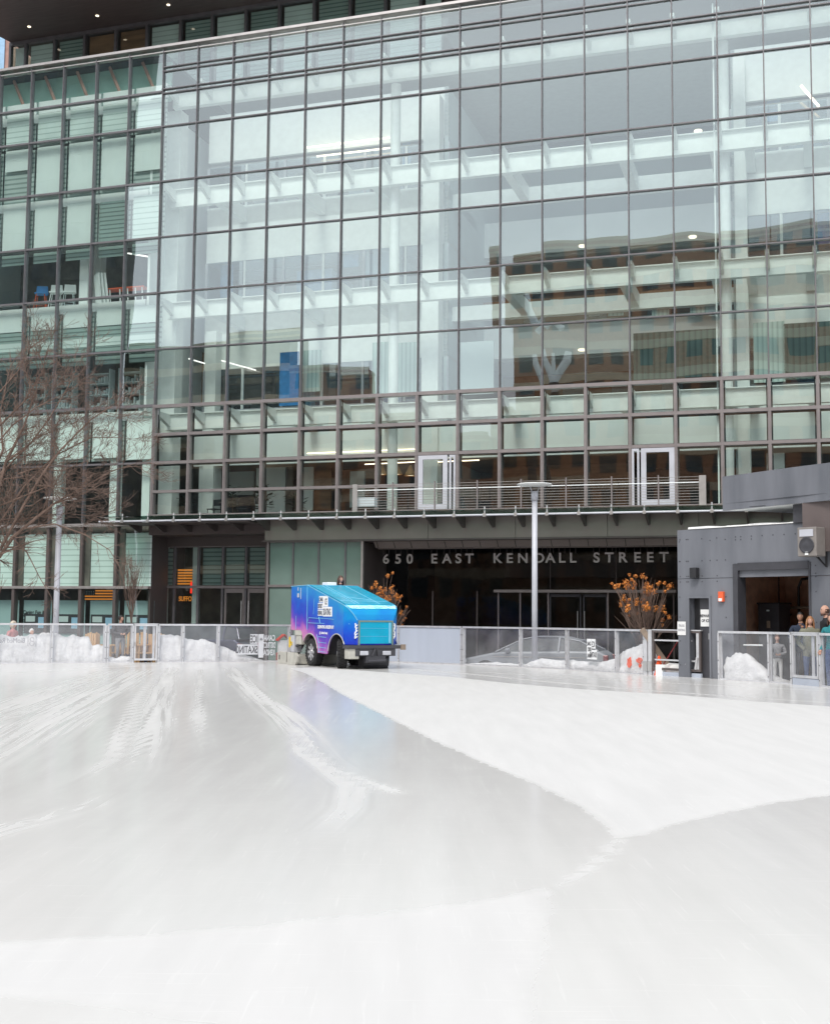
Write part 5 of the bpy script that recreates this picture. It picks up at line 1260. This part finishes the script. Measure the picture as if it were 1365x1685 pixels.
def skinmesh(chains,root):
    vs=[];es=[];rs=[];ix={}
    for ch in chains:
        prev=None
        for p_,r_ in ch:
            key=tuple(round(c,4) for c in p_)
            if key not in ix: ix[key]=len(vs);vs.append(p_);rs.append(r_)
            if prev is not None and prev!=ix[key]: es.append((prev,ix[key]))
            prev=ix[key]
    me=bpy.data.meshes.new('s');me.from_pydata(vs,es,[]);o_=bpy.data.objects.new('s',me);COL.objects.link(o_)
    md=o_.modifiers.new('k','SKIN');sd_=o_.modifiers.new('u','SUBSURF');sd_.levels=2;sd_.render_levels=2
    if not me.skin_vertices: me.attributes.new
    for i,r_ in enumerate(rs):
        sv_=me.skin_vertices[0].data[i];sv_.radius=r_ if hasattr(r_,'__len__') else (r_,r_);sv_.use_root=(i==0)
    dg=bpy.context.evaluated_depsgraph_get();m2=bpy.data.meshes.new_from_object(o_.evaluated_get(dg))
    V=[tuple(v.co) for v in m2.vertices];F=[tuple(p.vertices) for p in m2.polygons]
    bpy.data.objects.remove(o_);bpy.data.meshes.remove(me);bpy.data.meshes.remove(m2);return V,F
def person(loc,rz,h,label,top,legs,skin='skin',hair='h_dark',hairlen=0,arms='down',group=None,bulk=1.,coat=.0,hood=None,look=0,bald=False,sit=False,hat=None,hips=None):
    """figure faces local -y"""
    r=empty('person',loc,rz,label,'person',group);k=h/1.75
    S_=lambda *p:tuple(k*c for c in p)
    hip=.92;leg=[]
    b_=bulk
    pel=(S_(0,0,.95),(k*.15*b_,k*.11*b_))
    spine=[pel,(S_(0,.01,1.12),(k*.145*b_,k*.105*b_)),(S_(0,.01,1.30),(k*.165*b_,k*.115*b_)),(S_(0,.01,1.42),(k*.13*b_,k*.09*b_)),(S_(0,.0,1.50),k*.055),(S_(0,-.01,1.57),k*.05)]
    ch=[spine]
    for s_ in (-1,1):
        if sit: kn=S_(s_*.12,-.42,.90);an=S_(s_*.12,-.45,.48);to=S_(s_*.12,-.60,.43)
        else: kn=S_(s_*.105,-.02,.50);an=S_(s_*.11,.02,.09);to=S_(s_*.13,-.14,.035)
        ch.append([pel,(S_(s_*.10,0,.88),k*.095*b_),(kn,k*.065),(an,k*.045),(to,k*.035)])
        sh=S_(s_*.20,.01,1.40)
        if arms=='down': el=S_(s_*.27,.04,1.13);wr=S_(s_*.26,-.08,.90)
        elif arms=='clasp': el=S_(s_*.29,.03,1.13);wr=S_(s_*.06,-.24,1.08)
        elif arms=='pocket': el=S_(s_*.31,.08,1.13);wr=S_(s_*.17,-.13,.96)
        elif arms=='raise': el=S_(s_*.27,-.05,1.15);wr=S_(s_*.12,-.22,1.40) if s_>0 else S_(s_*.1,-.25,1.12)
        elif arms=='wheel': el=S_(s_*.28,-.12,1.12);wr=S_(s_*.14,-.36,1.15)
        ch.append([spine[2],(sh,k*.075*b_),(el,k*.055*b_),(wr,k*.04*b_)])
        ch[-1].append((tuple(Vector(wr)+(Vector(wr)-Vector(el)).normalized()*.05*k),k*.03))
    V,F=skinmesh(ch,0)
    mb=MB();
    # faces coloured by region
    mats=[]
    for q in F:
        c=sum((Vector(V[i]) for i in q),Vector())/len(q)/k
        hand=False
        for s_ in (-1,1):
            w=ch[2 if s_<0 else 4][3][0];el_=ch[2 if s_<0 else 4][2][0]
            dd=(c*k-Vector(w)).dot((Vector(w)-Vector(el_)).normalized())
            if dd>0 and (c*k-Vector(w)).length<.12*k and arms!='pocket': hand=True
        if hand: mats.append(skin)
        elif c.z>1.50 and abs(c.x)<.1: mats.append(skin)
        elif c.z<.10 and not sit: mats.append('black')
        elif c.z<.93-coat and abs(c.x)<.25: mats.append(legs)
        else: mats.append(top)
    b0=len(mb.v);mb.v+=V
    for q,m_ in zip(F,mats): mb.f.append([b0+i for i in q]);mb.m.append(mb.mi(m_))
    # head with nose, ears, eyes, mouth, joined into the same mesh
    hc=Vector(S_(0,-.02,1.645));R=Matrix.Translation(hc)@Matrix.Rotation(look,4,'Z')@Matrix.Scale(k,4)
    n_,kk=18,14;hv=[];hf=[]
    for j in range(kk+1):
        t=PI*j/kk
        for i in range(n_):
            a=2*PI*i/n_;x=.076*math.sin(t)*math.cos(a);y=.095*math.sin(t)*math.sin(a);z=.118*math.cos(t)
            if z<0: x*=1+z*2.6;y*=1+z*.9
            if y<0:
                y-=.020*math.exp(-((x/.013)**2+((z+.018)/.022)**2));y+=.008*math.exp(-(((abs(x)-.03)/.016)**2+((z-.014)/.012)**2));y-=.006*math.exp(-((x/.025)**2+((z+.085)/.014)**2))
            x+=math.copysign(.012,x)*math.exp(-(((y-.005)/.018)**2+((z)/.026)**2)) if abs(x)>.05 else 0
            hv.append(R@Vector((x,y,z)))
    for j in range(kk):
        for i in range(n_): hf.append((j*n_+i,(j+1)*n_+i,(j+1)*n_+(i+1)%n_,j*n_+(i+1)%n_))
    mb.add(hv,hf,skin)
    for s_ in (-1,1):
        c=R@Vector((s_*.030,-.082,.012));mb.ball(c,(.011*k,.006*k,.006*k),'eye',8,5)
        mb.add([R@Vector(p_) for p_ in ((s_*.014,-.091,.030),(s_*.046,-.079,.034),(s_*.046,-.078,.028),(s_*.014,-.090,.024))],[(0,1,2,3)],hair)
    mb.ball(R@Vector((0,-.088,-.055)),(.022*k,.006*k,.006*k),'lip',8,5)
    # five fingers per hand
    if arms not in ('pocket',):
        for s_ in (-1,1):
            cc=ch[2 if s_<0 else 4];wr=Vector(cc[3][0]);d=(wr-Vector(cc[2][0])).normalized();sd2=d.cross(Vector((0,0,1)));sd2=sd2.normalized() if sd2.length>.1 else Vector((1,0,0));dn=d.cross(sd2)
            for q in range(4):
                b1=wr+d*.055*k+sd2*(.024-.016*q)*k;ln=(.062,.072,.066,.05)[q]*k
                mb.tube([b1,b1+d*ln*.5,b1+d*ln*.8+dn*ln*.35*(1 if dn.z<0 else -1)],[.009*k,.008*k,.006*k],6,skin)
            b1=wr+d*.02*k+sd2*.03*k;mb.tube([b1,b1+sd2*.022*k+d*.03*k,b1+sd2*.02*k+d*.055*k],[.011*k,.009*k,.007*k],6,skin)
    bd=mb.build('body',None,r,smooth=True)
    if not bald and not hood and not hat:
        hb=MB();hv=[];hf=[];n_=20;rows=12
        for j in range(rows+1):
            t=j/rows
            for i in range(n_):
                a=2*PI*i/n_;fr_=math.cos(a+PI/2) if 0 else -math.sin(a)   # 1 at the face side
                tm=(.36 if fr_>.55 else .62)*PI if hairlen==0 else (.36*PI if fr_>.62 else .62*PI)
                th_=t*tm;x=.086*math.sin(th_)*math.cos(a);y=.106*math.sin(th_)*math.sin(a)+.008;z=.128*math.cos(th_)
                jit=.006*mn.noise(Vector((x*60,y*60,z*60)));hv.append(R@Vector((x*(1+jit*8),y*(1+jit*8),z+jit)))
        for j in range(rows):
            for i in range(n_): hf.append((j*n_+i,(j+1)*n_+i,(j+1)*n_+(i+1)%n_,j*n_+(i+1)%n_))
        hb.add(hv,hf)
        if hairlen:
            for i in range(26):
                a=-.22+i*(PI+.44)/25
                x=.084*math.cos(a);y=.10*math.sin(a)+.01
                if y<-.05: x*=1.05
                p0_=R@Vector((x*.85,y*.85,.05));p1=R@Vector((x*1.05,y*1.02,-.06));p2=R@Vector((x*1.12,y*.95,-.06-hairlen*.6));p3=R@Vector((x*.98,y*.8,-.06-hairlen*(.85+.3*random.random())))
                hb.tube([p0_,p1,p2,p3],[.02*k,.022*k,.018*k,.007*k],5)
        hb.build('hair',hair,r,smooth=True)
    if bald:
        hb=MB();hv=[];hf=[]
        for j in range(5):
            th_=PI*(.40+.06*j)
            for i in range(15):
                a=-.25+i*(PI+.5)/14;hv.append(R@Vector((.082*math.sin(th_)*math.cos(a),.10*math.sin(th_)*math.sin(a)+.004,.118*math.cos(th_))))
        for j in range(4):
            for i in range(14): hf.append((j*15+i,(j+1)*15+i,(j+1)*15+i+1,j*15+i+1))
        hb.add(hv,hf)
        for i in range(9):
            a=PI+.35+i*(PI-.7)/8;hb.ball(R@Vector((.062*math.cos(a),.082*math.sin(a)+.0,-.078-.012*math.sin(i*PI/8))),(.016*k,.012*k,.022*k),None,6,5)
        hb.build('beard',hair,r,smooth=True)
    if hood or hat:
        hb=MB();m_=hood or hat;hv=[];hf=[];n_=20;rows=10
        for j in range(rows+1):
            t=j/rows
            for i in range(n_):
                a=2*PI*i/n_;fr_=-math.sin(a);tm=(.34 if fr_>.5 else (.85 if hood else .52))*PI
                th_=t*tm;g_=1.25 if hood else 1.12;hv.append(R@Vector((.085*g_*math.sin(th_)*math.cos(a),.10*g_*math.sin(th_)*math.sin(a)+.015,.128*(1.12 if hood else 1.2)*math.cos(th_))))
        for j in range(rows):
            for i in range(n_): hf.append((j*n_+i,(j+1)*n_+i,(j+1)*n_+(i+1)%n_,j*n_+(i+1)%n_))
        hb.add(hv,hf);o_=hb.build('hood' if hood else 'hat',m_,r,smooth=True);sm=o_.modifiers.new('t','SOLIDIFY');sm.thickness=.012
    return r
def stand(px,pytop,Y,z0): 
    p=at(px,pytop,Y);return Vector((p.x,Y,z0)),(p.z-z0)
def face_cam(p): return math.atan2(p.y,p.x)-PI/2     # local -y towards the camera
def put(px,py,Y,z0,turn,label,**k):
    p,h=stand(px,py,Y,z0);return person(p,face_cam(p)+turn,h,label,**k)
put(199,1013,37.7,-.06,.35,'person in a charcoal hoodie with clasped hands behind the short glass bay',top='c_char',legs='c_grey',hair='h_dark',arms='clasp',skin='skin',bulk=1.15,look=.7)
put(1332,1015,27.55,-.06,.1,'woman with long auburn hair in an olive puffer jacket behind the glazed gate',top='c_olive',legs='c_jean',hair='h_auburn',hairlen=.24,arms='pocket',bulk=1.22,coat=.16)
put(1316.5,1008,28.25,-.06,-.35,'dark haired man in a navy jacket standing in front of the garage bay',top='c_navy',legs='c_black',skin='skin2',hair='h_dark',arms='raise',look=.2)
put(1358,997,27.25,-.06,-1.2,'balding bearded man in a black jacket at the right edge',top='c_black',legs='c_black',hair='h_brown',bald=True,arms='down',look=0)
put(1368,1010,26.6,-.06,-.5,'person in a teal jacket cut off by the right edge of the photo',top='c_teal',legs='c_jean',hair='h_brown',hairlen=.1,arms='down')
put(1278,1046,28.7,-.06,.1,'reflected child in a grey jacket and brown hat, modelled behind the glass by the garage',top='c_grey',legs='c_white',hat='c_brown',arms='clasp',hair='h_brown')  # ghostly reflection in the pane, modelled as a solid figure
put(22,1023,37.2,-.3,.9,'person in a pale beige hood and pink jacket behind the big snow bank',top='c_pink',legs='c_jean',hood='c_beige',arms='down',look=.3)
put(52,1036,37.0,-.4,.5,'person whose white knit hat just shows over the big snow bank',top='c_brown',legs='c_jean',hat='c_white',arms='down')
# driver: seated at the back left of the machine
dp=org+hd*(-2.42)+lat*(.42)
dpx=at(563,948,dp.y);dr_h=1.68
person(Vector((dp.x,dp.y,dpx.z-dr_h)),HA+PI/2-.0,dr_h,'person with shoulder length dark hair driving the blue machine',top='c_navy',legs='c_black',hair='h_brown',hairlen=.16,arms='wheel',sit=True,look=.05)
# ================================================================ CARS
def car(loc,rz,L_,hgt,paint_,label,suv=False):
    """front faces local -x"""
    r=empty('parked_car',loc,rz,label,'car');w=.90;s=L_/4.6;q=hgt/1.45
    low=[(0,.35),(.02,.62),(.25,.74),(1.05,.93),(1.35,.97),(3.6,1.02),(4.35,1.02),(4.55,.90),(4.6,.5),(4.5,.28),(.15,.24)]
    gh=[(1.15,.95),(1.95,1.36),(2.35,1.45),(3.1,1.45),(3.75,1.32),(4.30,1.03)] if not suv else [(1.05,.97),(1.6,1.38),(2.0,1.45),(3.9,1.45),(4.35,1.35),(4.5,1.02)]
    mb=MB();n=len(low);vs=[]
    for yy,ins in ((-w,0),(-w*.97,.0),(w*.97,0),(w,0)):
        for x,z in low: vs.append((x*s,yy,z*q))
    for j,(yy) in enumerate((-w,w)): pass
    mb.prism([(x*s,z*q) for x,z in low],-w,w,plane='xz');mb.build('body',paint_,r,bevel=.06)
    mb=MB();vs=[];n=len(gh)
    for sg_ in (-1,1):
        for x,z in gh: vs.append((x*s,sg_*(w-.04-.22*(z-.95)/.5),z*q))
    fs=[(i,i+1,n+i+1,n+i) for i in range(n-1)];fs+=[tuple(range(n)),tuple(range(2*n-1,n-1,-1))];mb.add(vs,fs);mb.build('window','carglass',r)
    mb=MB()
    for sg_ in (-1,1):
        mb.tube([(x*s,sg_*(w-.03-.22*(z-.95)/.5),z*q+.01) for x,z in gh],.02,6)
        x=gh[n//2][0]*s;mb.tube([(x,sg_*(w-.01),.98*q),(x+.02,sg_*(w-.22),1.44*q)],.03,6)
    rf=[(x*s,z*q) for x,z in gh if z>1.30]
    mb.prism(rf+[(x,z+.03) for x,z in rf[::-1]],-w+.22,w-.22,plane='xz');mb.build('roof',paint_,r)
    for sg_ in (-1,1):
        MB().ball((1.55*s,sg_*(w+.08),1.02*q),(.09,.11,.08),None,10,7).build('wing_mirror',paint_,r,smooth=True)
        MB().box((.0,sg_*w*.9-.12,.60*q),(.25*s,sg_*w*.9+.06,.70*q)).build('headlight','white',r,bevel=.02)
        MB().box((4.45*s,sg_*w*.88-.12,.72*q),(4.6*s,sg_*w*.88+.1,.9*q)).build('tail_light','maroon',r,bevel=.02)
        for x in (.85,3.75):
            T=Matrix.Translation((x*s,sg_*(w-.1),.33))@Matrix.Rotation(PI/2,4,'X')
            mb=MB();mb.lathe([(.2,-.11),(.31,-.11),(.33,-.08),(.33,.08),(.31,.11),(.2,.11)],24,mat=T);wh=mb.build('wheel','rubber',r)
            mb=MB();mb.lathe([(0,0),(.2,0.02)],16,mat=T@Matrix.Translation((0,0,-.08*sg_)));mb.build('rim','rim',wh)
    MB().box((1.1*s,-w-.012,.80*q),(3.9*s,-w-.002,.82*q)).build('side_trim','coping',r)
    MB().box((-.02,-.26,.40),(-.001,.26,.52)).build('number_plate','whiteink',r)
    return r
p=at(766,1080,38.6);car((p.x,38.7,GZ),-TH+.02,4.6,1.36,'silver','silver saloon car parked behind the right hand barrier')
q_=car((-9.9,42.9,GZ),-TH+.05,4.5,1.62,'navy','dark navy car parked behind the small gate and the pine chairs',suv=True)
# amber indicator on the silver car mirror
# ================================================================ PINE CHAIRS
def chair(px,Y,rz,label):
    p=at(px,1060,Y);r=empty('wooden_chair',Vector((p.x,Y,-.1)),rz,label,'chair','pine chairs behind the barrier')
    for i in range(5): MB().prism([(-.28+i*.115,.30),(-.205+i*.115,.30),(-.205+i*.125-.03,1.0-.03*abs(i-2)),(-.28+i*.125-.03,1.0-.03*abs(i-2))],.20,.225,plane='xz').build('back_slat','wood',r)
    for i in range(4): MB().box((-.28,-.30+i*.12,.34),(.28,-.20+i*.12,.37)).build('seat_slat','wood',r)
    for s_ in (-1,1):
        MB().box((s_*.33-.07,-.38,.58),(s_*.33+.07,.25,.61)).build('armrest','wood',r)
        MB().box((s_*.31-.04,-.33,0),(s_*.31+.04,-.28,.58)).build('leg','wood',r);MB().box((s_*.31-.04,.15,0),(s_*.31+.04,.20,.62)).build('leg','wood',r)
chair(158,37.6,2.4,'pine slatted chair half sunk behind the big snow bank')
chair(170,37.9,1.5,'pine slatted chair seen edge on right of the big snow bank')
chair(236,38.5,.4,'pine slatted chair behind the small gate, left one')
chair(252,38.3,-.5,'pine slatted chair behind the small gate, right one')
chair(214,38.6,3.0,'brown slatted chair behind the person in the charcoal hoodie')
# ================================================================ TREES AND SHRUBS
def tree_mesh(mb,rr,p,d,length,r,depth,maxd,spread,up=.15,n=5,kids=(2,3),minr=.004,wig=.18):
    pts=[p];rs=[r];q=Vector(p);dd=Vector(d).normalized();steps=4 if depth<3 else 3
    for i in range(steps):
        dd=(dd+Vector((rr.uniform(-1,1),rr.uniform(-1,1),rr.uniform(-1,1)))*wig+Vector((0,0,up*.3))).normalized()
        q=q+dd*length/steps;pts.append(q.copy());rs.append(max(minr,r*(1-.45*(i+1)/steps)))
    mb.tube(pts,rs,max(3,n-depth//2),cap=False)
    if depth>=maxd: return
    for i in range(rr.randint(*kids)+ (1 if depth>2 else 0)):
        t=rr.uniform(.35,1.0);k=min(steps-1,int(t*steps));b1=pts[k].lerp(pts[k+1],t*steps-k)
        ax=Vector((rr.uniform(-1,1),rr.uniform(-1,1),rr.uniform(-1,1))).cross(dd).normalized()
        nd_=(Matrix.Rotation(rr.uniform(.35,1.)*spread,3,ax)@dd)
        tree_mesh(mb,rr,b1,nd_,length*rr.uniform(.58,.82),max(minr,rs[k]*rr.uniform(.5,.7)),depth+1,maxd,spread,up,n,kids,minr,wig)
    tree_mesh(mb,rr,pts[-1],dd,length*rr.uniform(.6,.8),rs[-1],depth+1,maxd,spread,up,n,kids,minr,wig)
# big bare tree, trunk just outside the left edge
tr=empty('bare_tree',(-13.6,36.4,GZ),0,'large leafless tree reaching in from the left edge with a web of reddish twigs','tree')
T0=at(-75,1000,36.4);mb=MB();tx=-13.9
mb.tube([(0,0,0),(.05,0,1.2),(.2,0,2.2),(.35,0,2.9)],[.20,.16,.14,.12],10);mb.build('trunk','barkg',tr)
mb=MB();rr=random.Random(11);o0=Vector((-13.6,36.4,GZ))
def limb(pxs,Ys,r0,r1,kids=True,seed=0,md=5,ln=.85):
    pts=[at(x,y,Y)-o0 for (x,y),Y in zip(pxs,Ys)];n=len(pts);rs=[r0+(r1-r0)*i/(n-1) for i in range(n)]
    mb.tube(pts,rs,7,cap=False);rr=random.Random(seed)
    for i in range(1,n):
        seg=pts[i]-pts[i-1];m_=4
        for _ in range(m_):
            t=rr.random();b1=pts[i-1]+seg*t;ax=Vector((rr.uniform(-1,1),rr.uniform(-1,1),rr.uniform(-1,1))).cross(seg).normalized()
            tree_mesh(mb,rr,b1,Matrix.Rotation(rr.uniform(.4,1.1),3,ax)@seg.normalized(),ln*rr.uniform(.5,1.),max(.009,rs[i]*.5),2,md,.9,.12,5,(1,2),.0045,.24)
    tree_mesh(mb,rr,pts[-1],(pts[-1]-pts[-2]).normalized(),ln*.8,r1,2,md,.8,.15,5,(2,2),.0045,.22)
limb([(-60,900),(0,915),(20,885),(50,860),(90,828),(130,815)],[36.4,36.3,36.2,36.1,36,35.9],.085,.02,seed=1)
limb([(-60,900),(-10,830),(10,760),(40,700),(60,640)],[36.4,36.3,36.5,36.7,36.8],.08,.015,seed=2)
limb([(0,905),(40,830),(70,780),(100,740),(150,690),(180,670)],[36.3,36,35.8,35.7,35.6,35.5],.05,.012,seed=3)
limb([(-40,870),(-20,800),(5,740),(0,680),(15,610)],[36.4,36.8,37,37.1,37.2],.06,.012,seed=4)
limb([(10,760),(50,730),(80,690),(110,640),(130,600)],[36.5,36.4,36.3,36.2,36.2],.035,.010,seed=5)
limb([(40,870),(90,862),(140,880),(180,905),(195,930)],[36.1,35.9,35.8,35.7,35.6],.025,.008,seed=6,md=4,ln=.5)
limb([(20,885),(45,910),(65,950),(80,975)],[36.2,36,36,36],.022,.008,seed=7,md=4,ln=.45)
limb([(90,828),(140,800),(185,775),(215,765)],[36,35.8,35.7,35.6],.025,.010,seed=8,md=5,ln=.7)
limb([(-40,950),(-25,850),(-60,760),(-100,700)],[36.4,36,35.5,35],.07,.015,seed=9)
limb([(30,780),(60,770),(100,775),(140,760)],[36.5,36.2,36,35.9],.028,.010,seed=10,md=5,ln=.7)
limb([(-20,840),(30,820),(80,800),(120,805)],[36.4,36.0,35.7,35.5],.03,.010,seed=14,md=5,ln=.7)
limb([(0,700),(40,660),(70,610),(75,585)],[36.9,36.7,36.5,36.5],.03,.010,seed=15,md=5,ln=.6)
limb([(-30,760),(20,700),(60,670),(100,650)],[36.4,36.0,35.7,35.5],.03,.010,seed=16,md=5,ln=.8)
limb([(-30,720),(-5,650),(30,610),(50,570)],[36.4,36.2,36,36],.03,.010,seed=17,md=5,ln=.7)
limb([(0,860),(40,800),(90,750),(150,720),(200,720)],[36.3,36.4,36.5,36.5,36.4],.035,.010,seed=18,md=5,ln=.8)
limb([(-20,800),(30,750),(60,720),(110,700)],[36.3,36.6,36.8,37],.035,.010,seed=19,md=5,ln=.8)
limb([(-20,880),(20,860),(60,850),(110,845),(160,850)],[36.3,36.6,36.8,37,37],.03,.010,seed=20,md=5,ln=.7)
mb.build('branch_crown','bark',tr)
def sapling(px,Y,z0,h,label,seed,spr=.55,n=16,kind='slender_tree',th=.035,pybase=None,tilt=0,fork=.35):
    p=at(px,1000,Y);r=empty(kind,Vector((p.x,Y,z0)),0,label,'tree')
    rr=random.Random(seed);MB().tube([(0,0,0),(.02,0,h*fork),(.03+tilt*.2,0,h*(fork+.15))],[th,th*.8,th*.6],8).build('trunk','barkg',r)
    mb=MB()
    for i in range(n):
        a=rr.random()*2*PI;zz=h*(fork+.18*rr.random());s_=spr*rr.uniform(.15,1)
        d=Vector((math.cos(a)*s_+tilt,math.sin(a)*s_,1)).normalized()
        tree_mesh(mb,rr,Vector((.02,0,zz)),d,(h-zz)*rr.uniform(.35,.55),th*.42,2,4,.45,.5,5,(1,2),.004,.12)
    mb.build('crown','bark',r);return r
sapling(216,38.6,-.1,3.35,'small leafless tree with upswept twigs in front of the left ground floor windows',21,.42,18)
sapling(-12,38.0,-.1,2.9,'thin leafless sapling at the very left edge',22,.5,10,tilt=.12)
def shrub(px,Y,z0,h,label,seed,w=1.,tops=None):
    p=at(px,1000,Y);r=empty('hydrangea_shrub',Vector((p.x,Y,z0)),0,label,'shrub','dried hydrangea shrubs');rr=random.Random(seed)
    mb=MB();mb.tube([(0,0,0),(.02,0,.5),(.0,0,1.0)],[.05,.045,.04],8);mb.build('trunk','barkg',r)
    mb=MB();bl_=[]
    for i in range(46):
        a=rr.random()*2*PI;s_=rr.uniform(.1,1)*w;zt=h*rr.uniform(.62,1.0)*(1-.18*s_);e=Vector((math.cos(a)*s_,math.sin(a)*s_,zt));b0_=Vector((0,0,rr.uniform(.8,1.15)))
        mid=b0_.lerp(e,.5)+Vector((rr.uniform(-.06,.06),rr.uniform(-.06,.06),-.10*s_))
        mb.tube([b0_,b0_.lerp(mid,.5)+Vector((rr.uniform(-.05,.05),rr.uniform(-.05,.05),-.03)),mid,mid.lerp(e,.6)+Vector((rr.uniform(-.04,.04),0,.02)),e],[.010,.008,.007,.006,.005],5,cap=False)
        for _ in range(3):
            e2=e+Vector((rr.uniform(-.22,.22),rr.uniform(-.22,.22),rr.uniform(-.15,.12)));mb.tube([mid,mid.lerp(e2,.6),e2],[.007,.006,.004],4,cap=False)
            if rr.random()<.3: bl_.append((e2,.04))
        if rr.random()<.6: bl_.append((e,rr.uniform(.055,.11)))
    mb.build('stems','bark',r)
    for c,s_ in bl_:
        mb=MB()
        for _ in range(int(30+s_*260)):
            v=Vector((rr.gauss(0,1),rr.gauss(0,1),rr.gauss(0,1))).normalized();q=c+Vector((v.x*s_,v.y*s_,v.z*s_*1.0))*rr.uniform(.3,1.15);t=v.orthogonal().normalized()*rr.uniform(.008,.022);w_=v.cross(t).normalized()*rr.uniform(.008,.022)
            t2=t+v*rr.uniform(-.02,.02);mb.quad(q-t2-w_,q+t2-w_,q+t2+w_,q-t2+w_)
        mb.build('bloom','bloom',r)
shrub(632,39.6,GZ,3.35,'dried orange hydrangea shrub rising behind the nose of the blue machine',31,.95)
shrub(1060,33.9,-.3,3.2,'dried orange hydrangea shrub against the dark entrance near the grey building',33,.90)
ob_=[o_ for o_ in bpy.data.objects if o_.type=='MESH' and not o_.data.polygons]
for o_ in ob_: bpy.data.objects.remove(o_)
